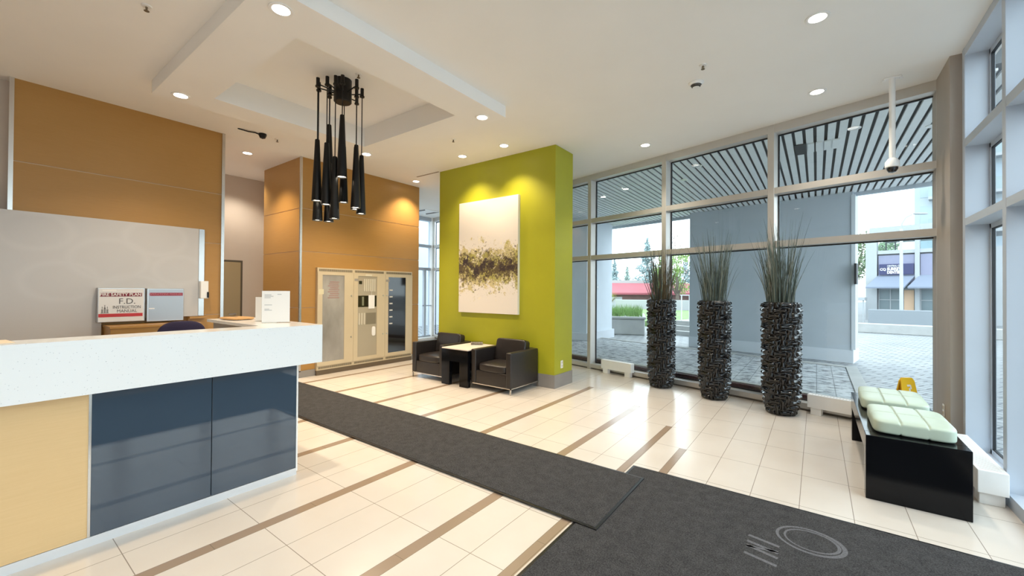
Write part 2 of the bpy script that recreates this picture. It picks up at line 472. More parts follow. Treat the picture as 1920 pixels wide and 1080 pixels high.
# door in the corridor end wall
d = thing('door_1', None, None, (-9.3, 2.75, 0), kind='structure')
md = mat('olive_beige_door', (.36, .29, .17), .4)
MB().box(0, .06, -.45, .64, 0, 2.06).build('door_frame', mat('dark_bronze_frame', (.10, .085, .06), .4), d)
MB().box(.05, .075, -.40, .60, 0, 2.02).build('door_leaf', md, d)
MB().box(.07, .10, -.35, .30, .2, 1.80).box(.07, .10, -.3, .2, .25, 1.75).build('glazed_panel', mat('amber_dark_glass', (.18, .13, .05), .15, var=.5, vscale=3), d)
MB().cone((.08, .50, 1.0), (.14, .50, 1.0), .012, .012).box(.13, .15, .38, .51, .99, 1.01).build('door_handle', mSTEEL, d)

# ------------------------------------------------------------------ glazed walls
def glazed(name, mull, zbars, s0, s1, n0, gl, dep, wm, M, fm, skip=(), pane_gap=.0):
    """curtain wall in local (s along, n outwards); returns its root"""
    r = bpy.data.objects.new(name, None); COL.objects.link(r); r['kind'] = 'structure'
    r.matrix_world = M
    for s_ in mull:
        MB().box(s_-wm/2, s_+wm/2, n0, n0+dep, 0, H, .004, 1).build('mullion', fm, r)
    edges = sorted([s0]+list(mull)+[s1])
    for (z0, z1) in zbars:
        mb = MB()
        for a, b in zip(edges, edges[1:]):
            if b-a > wm*1.2: mb.box(a+wm/2, b-wm/2, n0+.004, n0+dep, z0, z1)
        mb.build('transom', fm, r)
    zz = sorted(zbars)
    for a, b in zip(edges, edges[1:]):
        if b-a < .2: continue
        for (l0, l1), (h0, h1) in zip(zz, zz[1:]):
            MB().box(a+wm/2+.012, b-wm/2-.012, gl-.004, gl+.004, l1+.012, h0-.012).build('glass_pane', mGLASS, r)
            g = MB(); x0, x1, y0, y1 = a+wm/2, b-wm/2, l1, h0
            for q in ((x0, x0+.014, y0, y1), (x1-.014, x1, y0, y1), (x0, x1, y0, y0+.014), (x0, x1, y1-.014, y1)):
                g.box(q[0], q[1], gl-.012, gl+.012, q[2], q[3])
            g.build('gasket', mGASK, r)
    return r
ZB = [(.03, .10), (2.10, 2.18), (2.81, 2.89), (3.63, 3.74)]
mulls = [-.50, -2.09, -3.655, -5.225, -6.79, -8.355, -9.92]
w1 = glazed('window_1', mulls, ZB, -11.66, -.50, 6.15, 6.31, .19, .08, WM, mALU)
MB().box(-11.66, -.50, 6.18, 6.32, 0, .03).build('sill_base', mat('dark_sill_base', (.16, .14, .12), .6), w1)
# right wall : y runs along the wall, normal +x.  local s = y, n = x
RM = Matrix(((0, 1, 0, 0), (1, 0, 0, 0), (0, 0, 1, 0), (0, 0, 0, 1)))
RM = Matrix(((0, -1, 0, 0), (1, 0, 0, 0), (0, 0, 1, 0), (0, 0, 0, 1)))   # s -> +y, n -> -x  (n negative outwards)
r2 = bpy.data.objects.new('window_2', None); COL.objects.link(r2); r2['kind'] = 'structure'
ZR = [(0., .09), (2.115, 2.18), (2.83, 2.905), (3.665, 3.74)]
ym = [5.472, 4.466, 3.446, 2.426, 1.406, .386, -.634, -1.654, -2.674]
for y in ym: MB().box(1.08, 1.27, y-.034, y+.034, 0, H, .003, 1).build('mullion', mALUG, r2)
ee = ym[::-1]
for z0, z1 in ZR:
    mb = MB()
    for a, b in zip(ee, ee[1:]): mb.box(1.084, 1.27, a+.034, b-.034, z0, z1)
    mb.build('transom', mALUG, r2)
for a, b in zip(ee, ee[1:]):
    for (l0, l1), (h0, h1) in zip(ZR, ZR[1:]):
        MB().box(1.246, 1.254, a+.06, b-.06, l1+.035, h0-.035).build('glass_pane', mGLASS, r2)
        g = MB(); x0, x1, y0, y1 = a+.034, b-.034, l1, h0
        for q in ((x0, x0+.03, y0, y1), (x1-.03, x1, y0, y1), (x0, x1, y0, y0+.04), (x0, x1, y1-.04, y1)): g.box(1.232, 1.262, q[0], q[1], q[2], q[3])
        g.build('sash_frame', mALUG, r2)
        g = MB(); t = .010
        for q in ((x0+.03, x0+.03+t, y0+.04, y1-.04), (x1-.03-t, x1-.03, y0+.04, y1-.04), (x0+.03, x1-.03, y0+.04, y0+.04+t), (x0+.03, x1-.03, y1-.04-t, y1-.04)): g.box(1.238, 1.258, q[0], q[1], q[2], q[3])
        g.build('gasket', mGASK, r2)
# far-left glazing seen through the gap beside the green column
r3 = bpy.data.objects.new('window_3', None); COL.objects.link(r3); r3['kind'] = 'structure'
yend = yw(-9.7, 6.2)
y3 = [yend-.05, yend-1.15, yend-2.3]
for y in y3: MB().box(-9.82, -9.66, y-.04, y+.04, 0, H).build('mullion', mALUG, r3)
for z0, z1 in ZB: MB().box(-9.82, -9.664, 6.0, yend, z0, z1).build('transom', mALUG, r3)
for a, b in zip(y3[::-1], y3[::-1][1:]):
    for (l0, l1), (h0, h1) in zip(ZB, ZB[1:]): MB().box(-9.755, -9.745, a+.04, b-.04, l1, h0).build('glass_pane', mGLASS, r3)
MB().box(-9.70, -9.62, yend-.42, yend-.34, .10, 2.1).box(-9.69, -9.63, yend-.42, yend-.05, 1.0, 1.03).build('door_stile', mALUG, r3)
MB().box(-9.72, -9.45, 6.2, yend-.13, 0, .05).build('sill', mWHTM, r3)
MB().box(-9.72, -9.60, yend-.12, yend-.02, 0, H).build('corner_post', mWHTM, r3)

# ------------------------------------------------------------------ reception desk
DX = -3.383
desk = thing('reception_desk', 'long reception desk with white speckled stone top, slate glass and wood front', 'reception desk', (-3.6, .3, 0))
o = (-3.6, .3, 0)
MB().prism([(-3.25, -2.2), (-3.25, 1.78), (-4.62, 1.78), (-4.62, 1.40), (-3.50, 1.40), (-3.50, -2.2)], 1.185, 1.21).box(-3.285, -3.25, -2.2, 1.78, .905, 1.1849).box(-4.62, -3.2851, 1.745, 1.78, .905, 1.1849).build('countertop', mQUARTZ, desk, o)
MB().box(-3.50, DX-.03, -2.2, 1.62, .05, 1.184).build('core', mat('grey_desk_core', (.25, .24, .23), .6), desk, o)
MB().box(-4.58, -3.51, 1.44, 1.66, .0, 1.183).build('return_cabinet', mat('grey_laminate', (.33, .31, .29), .5), desk, o)
MB().box(DX-.028, DX, -2.2, .457, .056, .905).build('wood_panel', mWOODL, desk, o)
for a, b in ((.469, 1.060), (1.064, 1.640)):
    MB().box(DX-.028, DX, a, b, .056, .905, .0015, 1).build('glass_panel', mSLATE, desk, o)
MB().box(DX-.025, DX+.004, .457, .469, .056, .905).build('edge_strip', mCHROME, desk, o)
MB().box(DX-.035, DX+.004, 1.640, 1.652, .03, .905).box(-3.52, DX-.02, 1.62, 1.652, .03, .905).build('corner_trim', mWHTM, desk, o)
MB().box(DX-.04, DX+.002, -2.2, 1.645, 0, .054).build('base_trim', mat('satin_aluminium_base', (.72, .73, .75), .3, .3), desk, o)
MB().box(-4.15, -3.51, -2.2, 1.36, .72, .75).box(-4.12, -4.08, -2.2, 1.3, 0, .72).build('work_surface', mWOODL, desk, o)

# notices in acrylic holders, envelope, sheet on the counter
def holder(label, x, y, w, h, rz):
    t = thing('sign_holder', label, 'sign holder', (x, y, 1.2101), rz)
    MB().box(-w/2, w/2, -.0025, 0, 0, h).box(-w/2, w/2, -.03, .05, 0, .003).build('acrylic_stand', mACR, t)
    MB().box(-w/2+.004, w/2-.004, -.0055, -.0035, .006, h-.004).build('printed_sheet', mPAPER, t)
    return t
t = holder('taller acrylic sign holder with printed notice near counter corner', -3.70, 1.615, .215, .275, math.radians(60))
for (x0, x1, z) in ((-.085, -.035, .235), (-.085, -.02, .223), (-.085, -.04, .211), (.01, .04, .24), (-.085, -.03, .15), (-.085, -.05, .115), (-.085, -.03, .105)):
    MB().box(x0, x1, -.0062, -.0055, z, z+.006).build('printed_line', mat('faint_grey_print', (.5, .5, .5), .8), t)
holder('shorter blank acrylic sign holder behind the taller one', -3.92, 1.63, .19, .22, math.radians(40))
t = thing('envelope', 'brown padded paper envelope lying on the counter return', 'envelope', (-4.37, 1.56, 1.211), math.radians(8))
MB().pillow(0, 0, .012, .15, .105, .012, 8, 4).build('envelope_body', mat('kraft_paper', (.58, .33, .13), .7, var=.08), t, smooth=True)
MB().box(-.12, .02, -.02, .0, .023, .0255).build('dark_marking', mDARKP, t)
solo('paper_sheet', MB().box(-.11, .11, -.15, .15, 0, .0015), mat('cream_paper', (.85, .70, .52), .8), 'cream paper sheet lying at the near end of stone counter', 'paper', (-3.44, .02, 1.2105), .1)

# office chair behind the desk
t = thing('office_chair', 'dark purple fabric office chair behind the reception desk', 'office chair', (-5.55, 1.30, 0), 0)
mPUR = mat('dark_purple_fabric', (.022, .016, .05), .9, bump=.2, bscale=200)
MB().pillow(-.05, .17, .89, .045, .23, .25, 12, 3.).build('backrest', mPUR, t, smooth=True)
MB().pillow(.2, .17, .50, .24, .24, .05, 10, 4).build('seat', mPUR, t, smooth=True)
MB().cone((.2, .17, .12), (.2, .17, .46), .025, .025).tube([(-.08, .17, .75), (-.1, .17, .5), (.1, .17, .43)], .02).build('post', mBLACKM, t)
for k in range(5):
    a = 2*PI*k/5
    MB().tube([(.2, .17, .12), (.2+.28*math.cos(a), .17+.28*math.sin(a), .075)], [.025, .015]).build('leg', mBLACKM, t)
    MB().cone((.2+.28*math.cos(a)-.015, .17+.28*math.sin(a), .03), (.2+.28*math.cos(a)+.015, .17+.28*math.sin(a), .03), .03, .03, 16).build('caster', mBLACKM, t)
# pale feature panel and what hangs on it
t = thing('feature_panel', 'large pale grey panel with bubble rings on the wooden wall', 'wall panel', (-6.899, 2.04, 1.12))
MB().box(0, .045, -2.9, -.068, 0, 1.20).box(0, .045, -2.9, -1.02, -1.0, 0).build('panel', mPANEL, t)
MB().box(0, .05, -.068, 0, 0, 1.20, .003, 1).build('chrome_edge', mCHROME, t)
t = thing('credenza', 'low wooden credenza under the pale grey panel', 'credenza', (-6.899, 1.5, 0))
MB().box(0, .42, -.46, .38, 0, 1.03, .003, 1).build('carcass', mWOOD, t)
MB().box(0, .45, -.47, .40, 1.031, 1.055).box(0, .12, .36, .56, 1.09, 1.115).box(0, .06, .36, .40, 1.03, 1.09).build('ledge_top', mWOOD, t)
def wallbox(name, label, y0, y1, z0, z1):
    t = thing(name, label, 'wall box', (-6.853, (y0+y1)/2, z0))
    w = (y1-y0)/2; h = z1-z0
    MB().box(0, .09, -w, w, 0, h, .004, 1).build('case', mSTEEL, t)
    return t, w, h
t, w, h = wallbox('fire_safety_plan_box', 'white fire safety plan box with red bands on the grey panel', .972, 1.396, 1.088, 1.50)
MB().box(.09, .094, -w+.008, w-.012, .008, h-.012).build('door', mat('white_print', (.74, .73, .72), .5), t)
MB().box(.0945, .0955, -w+.02, w-.03, h-.105, h-.062).build('red_band', mat('dark_red_band', (.19, .012, .03), .5), t)
MB().box(.0945, .0955, -w+.008, w-.022, .062, .102).build('red_band', mRED, t)
text_on('title_lettering', [('FIRE SAFETY PLAN', .047, -.01, h-.083, 'CENTER', .97, .0006)], mPAPER, t, face_px(.0958, 0, 0))
text_on('lettering', [('F.D.', .095, .045, h-.165), ('INSTRUCTION', .050, .045, h-.235, 'CENTER', .78), ('MANUAL', .05, .045, h-.282, 'CENTER', .9)], mDARKP, t, face_px(.0950, 0, 0))
mb = MB()
for dy in (-.022, 0, .022): mb.box(.094, .0955, -.15+dy-.008, -.15+dy+.008, h-.30, h-.255+(.02 if dy == 0 else 0)); mb.box(.094, .0955, -.15+dy-.003, -.15+dy+.003, h-.25, h-.225+(.02 if dy == 0 else 0))
mb.box(.094, .0955, -.185, -.115, h-.304, h-.298)
mb.build('bottle_emblem', mat('mid_grey_print', (.25, .25, .25), .6), t)
MB().box(.094, .0956, -w+.04, -w+.16, h-.042, h-.022).build('pale_label', mPAPER, t)
t, w, h = wallbox('manual_box', 'steel operations manual box with red strip beside fire plan box', 1.413, 1.788, 1.076, 1.495)
MB().box(.09, .094, -w+.02, w-.008, .012, h-.012).build('door', mat('satin_grey_steel', (.42, .425, .435), .38, .85), t)
MB().box(.0945, .0955, -w+.028, w-.012, h-.095, h-.055).build('red_band', mat('faded_red_band', (.30, .035, .07), .5), t)
text_on('title_lettering', [('OPERATIONS MANUAL', .033, 0, h-.075)], mat('pink_print', (.55, .22, .25), .6), t, face_px(.0958, 0, 0))
MB().box(.0945, .0956, -w+.02, -w+.075, h-.262, h-.248).build('pale_label', mPAPER, t)
t = thing('intercom', 'small white wall intercom on the chrome panel edge', 'intercom', (-6.848, 2.045, 1.36))
MB().box(0, .05, -.06, .03, 0, .24, .006, 2).build('housing', mWHTM, t)
MB().box(.03, .062, .012, .034, .01, .09, .004, 1).build('handset', mBLACKM, t)

# ------------------------------------------------------------------ fire alarm cabinet
fa = thing('fire_alarm_cabinet', 'beige three-door fire alarm control cabinet set in wooden wall', 'alarm cabinet', (-7.0, 4.735, 0))
o = (-7.0, 4.735, 0)
FX = -6.93
MB().box(-6.999, FX-.012, 3.70, 5.775, .085, 1.875).build('cabinet_body', mBEIGE, fa, o)
MB().box(-6.985, -6.945, 3.70, 5.775, 0.0, .085).build('plinth', mat('brown_plinth', (.13, .095, .06), .5), fa, o)
mVENT = mat('vent_slot_dark', (.10, .08, .05), .7)
doors = [(3.702, 4.388, 3.79, 4.205), (4.392, 5.084, 4.48, 4.90), (5.088, 5.773, 5.165, 5.60)]
dk = mat('dark_smoked_glass', (.012, .010, .010), .05, spec=.7)
for i, (a, b, wa, wb) in enumerate(doors):
    mb = MB(); x0, x1 = FX-.012, FX
    mb.box(x0, x1, a, wa, .16, 1.795).box(x0, x1, wb, b, .16, 1.795).box(x0, x1, wa, wb, .16, .225).box(x0, x1, wa, wb, 1.75, 1.795)
    dr = mb.build('door', mBEIGE, fa, o)
    if i == 0:
        MB().box(FX-.011, FX-.007, wa, wb, .225, 1.75).build('window_pane', mFROST, dr, o)
        mb = MB()
        for k in range(9):
            mb.box(FX-.007, FX-.006, wa+.10+.02*(k % 3), wb-.10-.015*(k % 2), 1.34+.035*k, 1.355+.035*k)
        mb.build('red_print', mat('faded_red_print', (.34, .19, .17), .5), dr, o)
        MB().box(FX, FX+.001, a+.02, a+.11, 1.41, 1.50).build('notice_label', mat('cream_label', (.68, .62, .42), .6), dr, o)
    if i == 1:
        MB().box(FX-.011, FX-.008, wa, wb, .225, 1.75).build('inner_panel', mat('warm_grey_panel', (.40, .35, .26), .5), dr, o)
        mpm = mat('pale_module', (.62, .57, .46), .5)
        for k in range(6): MB().box(FX-.008, FX-.002, wa+.13+.045*k, wa+.155+.045*k, 1.46, 1.70).build('module', mpm, dr, o)
        for k in range(3): MB().box(FX-.008, FX-.002, wa+.02+.055*k, wa+.045+.055*k, .83, 1.05).build('module', mpm, dr, o)
        MB().box(FX-.0085, FX-.006, wa+.01, wb-.01, 1.165, 1.38).build('dark_module', dk, dr, o)
        MB().box(FX-.0085, FX-.005, wa+.025, wa+.09, 1.60, 1.66).build('display', dk, dr, o)
        MB().box(FX-.0085, FX-.005, wa+.18, wb-.02, .83, 1.05).build('speaker_grille', mat('olive_grille', (.22, .19, .13), .6), dr, o)
        MB().box(FX-.006, FX-.003, wa+.09, wa+.13, 1.19, 1.36).build('switch_plate', mSTEEL, dr, o)
        MB().box(FX-.004, FX-.002, wa+.23, wb-.055, 1.13, 1.39).box(FX-.004, FX-.003, wa+.295, wa+.30, 1.38, 1.48).build('paper_tag', mPAPER, dr, o)
        MB().pillow(FX, wb-.075, .69, .008, .04, .09, 6, 4, M=None).build('white_tag', mPAPER, dr, o)
        MB().box(FX, FX+.001, wa+.16, wa+.30, 1.755, 1.79).build('name_plate', mat('pale_plate', (.68, .62, .48), .5), dr, o)
    if i == 2:
        MB().box(FX-.011, FX-.007, wa, wb, .225, 1.75).build('window_pane', dk, dr, o)
        for k in range(6): MB().box(FX-.007, FX-.0045, wa+.03, wa+.105, .80+.135*k, .825+.135*k).build('switch', mat('pale_switch', (.66, .63, .58), .5), dr, o)
    for z0, z1 in ((.10, .15), (1.805, 1.86)):
        mb = MB()
        for k in range(34): mb.box(FX-.010, FX-.006, a+.03+k*.0188, a+.040+k*.0188, z0+.008, z1-.006)
        mb.build('vent_slots', mVENT, dr, o)
    for z0, z1 in ((.09, .158), (1.797, 1.872)):
        MB().box(FX-.012, FX-.0095, a, b, z0, z1).build('vent_strip', mBEIGE, dr, o)
    yk = b-.045 if i < 2 else a+.04
    for z in (.62, 1.38):
        MB().cone((FX, yk, z), (FX+.012, yk, z), .012, .012, 12).build('lock', mSTEEL, dr, o)
    if i: MB().box(FX, FX+.003, a+.015, a+.10, 1.655, 1.70).build('indicator_plate', mat('grey_plate', (.33, .30, .26), .4), dr, o)

# ------------------------------------------------------------------ chandelier
ch = thing('chandelier', 'black pendant cluster of slim cone lamps hanging from ceiling recess', 'chandelier', (-4.31, 2.57, 3.87))
hx, hy = -4.31, 2.57; o = (hx, hy, 3.87)
MB().cone((hx, hy, 3.868), (hx, hy, 3.62), .095, .095, 32).cone((hx, hy, 3.62), (hx, hy, 3.61), .095, .085, 32).build('canopy', mBLACKM, ch, o, smooth=True)
pend = [(-4.363, 2.31, 3.136-.68), (-4.447, 2.365, 2.259), (-4.253, 2.355, 2.41), (-4.503, 2.522, 2.72), (-4.433, 2.487, 2.261), (-4.163, 2.399, 2.255),
        (-4.092, 2.437, 2.70), (-4.486, 2.696, 2.521), (-4.05, 2.579, 2.389), (-4.24, 2.70, 2.41), (-4.398, 2.803, 2.545), (-4.186, 2.735, 2.36)]
for px, py, zb in pend:
    L = .67
    MB().tube([(hx, hy, 3.70), (px, py, 3.735)], .007, 8).build('arm', mBLACKM, ch, o, smooth=True)
    MB().cone((px, py, 3.715), (px, py, 3.80), .019, .019, 14).cone((px, py, 3.70), (px, py, 3.715), .026, .026, 14).build('socket', mBLACKM, ch, o, smooth=True)
    MB().tube([(px, py, 3.70), (px, py, zb+L)], .0055, 6).build('cord', mBLACKM, ch, o, smooth=True)
    sh = MB().lathe([(0, L), (.021, L), (.024, L-.01), (.053, 0), (.048, .0), (.046, .05), (0, .051)], 24, (px, py, zb)).build('lamp_shade', mat('satin_black_shade', (.004, .0035, .0035), .4, spec=.28), ch, o, smooth=True)
    MB().lathe([(0, .012), (.043, .012), (.044, .03), (0, .03)], 20, (px, py, zb)).build('bulb', mEMIT, sh, o)

# ------------------------------------------------------------------ painting
pt = thing('painting', 'abstract white canvas with splashed olive and brown band on green wall', 'painting', (-4.527, 5.429, 2.08))
mp_ = painting_mat(0, 1.95)
MB().box(-.655, .655, -.055, 0, -.975, .975, .004, 2).build('canvas', mat('canvas_side', (.80, .76, .67), .7), pt)
MB().box(-.652, .652, -.058, -.0552, -.972, .972).build('painted_face', mp_, pt)
# ------------------------------------------------------------------ armchairs
def armchair(label, x, y):
    W, D = .766, .735
    t = thing('armchair', label, 'armchair', (x, y, 0), group='leather lounge armchairs')
    r = .022
    for sx in (0, 1):
        x0 = 0 if sx == 0 else W-.095
        MB().box(x0, x0+.095, 0, D-.02, .092, .60, r, 4).build('arm', mLEATHER, t, smooth=True)
    MB().box(.09, W-.09, D-.13, D, .092, .60, r, 4).build('back_frame', mLEATHER, t, smooth=True)
    MB().box(.092, W-.092, .012, D-.1, .092, .285, .012, 3).build('base', mLEATHER, t, smooth=True)
    MB().pillow(W/2, .30, .335, (W-.2)/2+.005, .295, .072, 14, 5.5, puff=.12).build('seat_cushion', mLEATHER, t, smooth=True)
    M = Matrix.Rotation(math.radians(-12), 4, 'X')
    MB().pillow(W/2, .535, .545, (W-.2)/2+.006, .072, .185, 18, 9., M=M).build('back_cushion', mLEATHER, t, smooth=True)
    mb = MB()
    for a in ((.005, W-.005, .005, .02), (.005, W-.005, D-.02, D-.005), (.005, .02, .005, D-.005), (W-.02, W-.005, .005, D-.005)): mb.box(*a, .078, .0915)
    mb.build('chrome_rail', mCHROME, t)
    for lx in (.004, W-.022):
        for ly in (.004, D-.022): MB().box(lx, lx+.018, ly, ly+.018, 0, .079).build('leg', mCHROME, t)
    return t
armchair('dark leather armchair between the side table and green column edge', -4.255, 4.69)
armchair('dark leather armchair by the alarm cabinet, its right arm against side table', -5.625, 4.69)
# side table
t = thing('side_table', 'square black side table with white top between two armchairs', 'side table', (-4.5575, 5.0, 0))
MB().box(-.2835, .2835, -.36, .36, .565, .582, .002, 1).build('tabletop', mat('white_laminate_top', (.80, .72, .66), .35), t)
MB().box(-.2835, .2835, -.36, .36, .38, .564).build('apron', mBLACKLAC, t)
for x0, x1 in ((-.2835, -.11), (.11, .2835)):
    for y0, y1 in ((-.36, -.30), (.30, .36)): MB().box(x0, x1, y0, y1, 0, .379).build('leg', mBLACKLAC, t)
t = thing('bead_box', 'small black and cream beaded box on white tabletop', 'ornament', (-4.60, 5.22, .5822), math.radians(38))
MB().box(-.10, .10, -.05, .05, 0, .05, .006, 2).build('box_body', mBLACKLAC, t)
mb = MB()
for k in range(9):
    for zz in (.018, .04): mb.pillow(-.09+.0225*k, -.052, zz, .010, .008, .008, 2, 2)
mb.build('bead_row', mat('cream_beads', (.55, .50, .40), .3), t, smooth=True)

# outlets
def outlet(label, loc, rz):
    t = thing('power_outlet', label, 'power outlet', loc, rz)
    MB().box(-.035, .035, -.006, 0, -.06, .06, .003, 2).build('cover_plate', mWHTM, t)
    mb = MB()
    for z in (-.028, .028): mb.box(-.017, .017, -.008, -.006, z-.016, z+.016, .004, 2)
    mb.build('socket_face', mat('ivory_plastic', (.62, .58, .48), .4), t)
outlet('white power outlet low on the green column side', (-3.212, 5.65, .345), math.radians(90))
outlet('white power outlet on the taupe corner pillar', (1.009, 5.80, .345), math.radians(-90))

# ------------------------------------------------------------------ heaters
def heater(label, loc, rz, L, D=.10, grille=False):
    t = thing('baseboard_heater', label, 'heater', loc, rz)
    MB().box(0, L, -D, 0, .085, .245, .004, 2).build('casing', mWHTM, t)
    for x0 in (.03, L-.14): MB().box(x0, x0+.11, -D+.012, -.012, 0, .086, .003, 1).build('foot', mWHTM, t)
    mb = MB()
    for k in range(int((L-.08)/.03)): mb.box(.04+k*.03, .048+k*.03, -D+.025, -.02, .2435, .2453)
    mb.build('grille_slots', mat('heater_slot', (.58, .57, .55), .6), t)
    return t
heater('white baseboard heater beside the green column', ws(-4.83, 6.13), WA, .64)
heater('white baseboard heater between third vase and bench', ws(-1.645, 6.13), WA, .72)
heater('white baseboard heater along right windows behind black bench', (.922, 4.34, 0), math.radians(90), 1.0, .15)

# ------------------------------------------------------------------ vases with grass
def weave_vase():
    mb = MB(); bm = mb.bm
    NA, NZ = 20, 21; sa, sz = 10, 10
    Hh = 1.375; n = NA*sa; rows = NZ*sz
    def R(z):
        t = z/Hh
        r = .142+(.206-.142)*min(1, (t/.17))**.6
        return r + .010*max(0, (t-.5))*2*.8
    rings = []
    for j in range(rows+1):
        z = Hh*j/rows; ring = []
        cj = min(j//sz, NZ-1); fv = j/sz-cj
        for i in range(n):
            ci = i//sa; fu = i/sa-ci
            k = (ci-cj) % 4                       # herringbone of two-unit dumbbell bars
            if k < 2: a, b, cid = (k+fu)/2., fv, (ci-k, cj, 0)
            else: a, b, cid = (3-k+fv)/2., fu, (ci, cj-(3-k), 1)
            e2 = (2*a-1)**2
            half = .56+.40*e2                     # narrow waist, wide ends
            t_ = min(1., abs(2*b-1)/half)
            across = max(0., 1-t_*t_)**.5
            ends = min(1., min(a, 1-a)*2/.30)
            ends = (1-(1-ends)**2)**.5
            hgt = .038*across*(.52+.60*e2)*ends
            jit = .006*mnoise.noise(Vector((cid[0]*1.7, cid[1]*2.3, cid[2]*5.1)))
            e = 1. if 0 < j < rows-2 else 0.2
            r = R(z)-.020+(hgt+jit)*e
            an = 2*PI*i/n
            ring.append(bm.verts.new((r*math.cos(an), r*math.sin(an), z)))
        rings.append(ring)
    for a, b in zip(rings, rings[1:]):
        for i in range(n):
            q = (i+1) % n; bm.faces.new((a[i], a[q], b[q], b[i]))
    bm.faces.new(rings[0][::-1])
    inn = [bm.verts.new((.175*math.cos(2*PI*i/n), .175*math.sin(2*PI*i/n), Hh)) for i in range(n)]
    inb = [bm.verts.new((.165*math.cos(2*PI*i/n), .165*math.sin(2*PI*i/n), Hh-.12)) for i in range(n)]
    for a, b in ((rings[-1], inn), (inn, inb)):
        for i in range(n):
            q = (i+1) % n; bm.faces.new((a[i], a[q], b[q], b[i]))
    bm.faces.new(inb)
    o = mb.build('floor_vase', mVASE)
    o.data.polygons.foreach_set('use_smooth', [True]*len(o.data.polygons))
    return o
vlabs = ['tall woven black floor vase nearest the green column, with brownish grass', 'tall woven black floor vase in the middle of the row of three',
         'tall woven black floor vase nearest the black bench']
vpos = [(-1.965, 6.60), (-1.158, 6.355), (-.353, 6.085)]
v0 = weave_vase()
for i, (x, y) in enumerate(vpos):
    v = v0 if i == 0 else v0.copy()
    if i: COL.objects.link(v)
    v.location = (x, y, 0); v.rotation_euler = (0, 0, i*1.1)
    tag(v, vlabs[i], 'vase', 'woven black floor vases')
def grass(label, loc, seed, cols, nb, top):
    rg = random.Random(seed)
    mbs = [MB() for _ in cols]
    for k in range(nb):
        bm = mbs[k % len(cols)].bm
        a = rg.uniform(0, 2*PI); rr = .145*math.sqrt(rg.random())
        bx, by = rr*math.cos(a), rr*math.sin(a)
        spread = rg.uniform(.02, .22)*(.3+rr/.145*.9); a2 = a+rg.gauss(0, .5)
        hh = top*(rg.uniform(.5, .85) if rg.random() < .72 else rg.uniform(.85, 1.05)); droop = rg.uniform(0, .10) if rg.random() < .8 else rg.uniform(.12, .3)
        w0 = rg.uniform(.0022, .0050); face = rg.uniform(0, PI)
        prev = None; N = 9
        for j in range(N+1):
            t = j/N
            out = spread*t**1.5
            z = hh*t-droop*hh*t**4
            px = bx+math.cos(a2)*out+.012*math.sin(3*t+k); py = by+math.sin(a2)*out
            w = w0*(1-t**3)+.0006
            dx, dy = math.cos(face)*w, math.sin(face)*w
            th = .0012*(1-t)+.0003
            nx, ny = -math.sin(face)*th, math.cos(face)*th
            ring = [bm.verts.new((px+dx, py+dy, z)), bm.verts.new((px+nx, py+ny, z+.0005)), bm.verts.new((px-dx, py-dy, z)), bm.verts.new((px-nx, py-ny, z-.0005))]
            if prev:
                for q in range(4): bm.faces.new((prev[q], prev[(q+1) % 4], ring[(q+1) % 4], ring[q]))
            prev = ring
    o = thing('dried_grass', label, 'dried grass', loc, group='grass bundles in floor vases')
    for mb, c in zip(mbs, cols): mb.build('blades', c, o)
    return o
gA = mat('grey_green_blade', (.105, .138, .118), .6, var=.2, vscale=30)
gB = mat('dark_green_blade', (.050, .068, .055), .6)
gC = mat('brown_blade', (.14, .095, .045), .6)
gD = mat('pale_straw_blade', (.22, .24, .19), .6)
grass('brownish dried grass in vase nearest the green column', (*vpos[0], 1.257), 3, [gA, gC, gB, gC], 190, 1.05)
grass('grey green dried grass in the middle vase', (*vpos[1], 1.257), 5, [gA, gB, gA, gD], 210, 1.12)
grass('grey green dried grass with pale tips in vase nearest bench', (*vpos[2], 1.257), 9, [gA, gB, gD, gA], 220, 1.17)

# ------------------------------------------------------------------ bench, cushions, sign
t = thing('bench', 'low black lacquered bench with solid ends by the right windows', 'bench', (.555, 4.76, 0))
MB().box(-.267, .267, -.6795, .6595, .33, .462, .002, 1).build('seat', mBLACKLAC, t)
MB().box(-.267, .267, -.797, -.68, 0, .462, .003, 1).build('end_panel', mBLACKLAC, t)
MB().box(-.267, .267, .66, .80, 0, .462, .003, 1).build('end_panel', mBLACKLAC, t)
def cushion(label, y0, y1, rz, xc):
    mb = MB().pillow(0, 0, .052, .222, (y1-y0)/2, .052, 90, 8., seams=((0, -.33), (0, .33), (1, 0.)))
    return solo('seat_cushion', mb, mCUSH, label, 'cushion', (xc, (y0+y1)/2, .4625), rz, 'mint bench cushions', smooth=True)
cushion('pale mint tufted cushion at near end of black bench', 4.045, 4.64, .0, .560)
cushion('pale mint tufted cushion at far end of black bench by yellow sign', 4.79, 5.45, -.02, .548)
t = thing('wet_floor_sign', 'yellow folding wet floor sign standing behind the black bench', 'floor sign', (.735, 5.76, 0), math.radians(38))
for s_ in (-1, 1):
    M = Matrix.Rotation(math.radians(9*s_), 4, 'X')
    mb = MB()
    b = bmesh.new()
    pts = [(-.12, 0), (.12, 0), (.068, .61), (.048, .642), (-.048, .642), (-.068, .61)]
    f0 = [b.verts.new((x, -.006, z)) for x, z in pts]; f1 = [b.verts.new((x, .006, z)) for x, z in pts]
    b.faces.new(f0); b.faces.new(f1[::-1])
    for i in range(6): b.faces.new((f0[i], f1[i], f1[(i+1) % 6], f0[(i+1) % 6]))
    b.transform(Matrix.Translation((0, s_*.105, .002)) @ M)
    mb._join(b); mb.build('leaf', mYEL, t)
mb = MB()
for q in ((-.018, .018, .555, .575), (.012, .024, .53, .57), (-.004, .010, .50, .54)): mb.box(q[0], q[1], -.0085, -.0065, q[2], q[3], .002, 1)
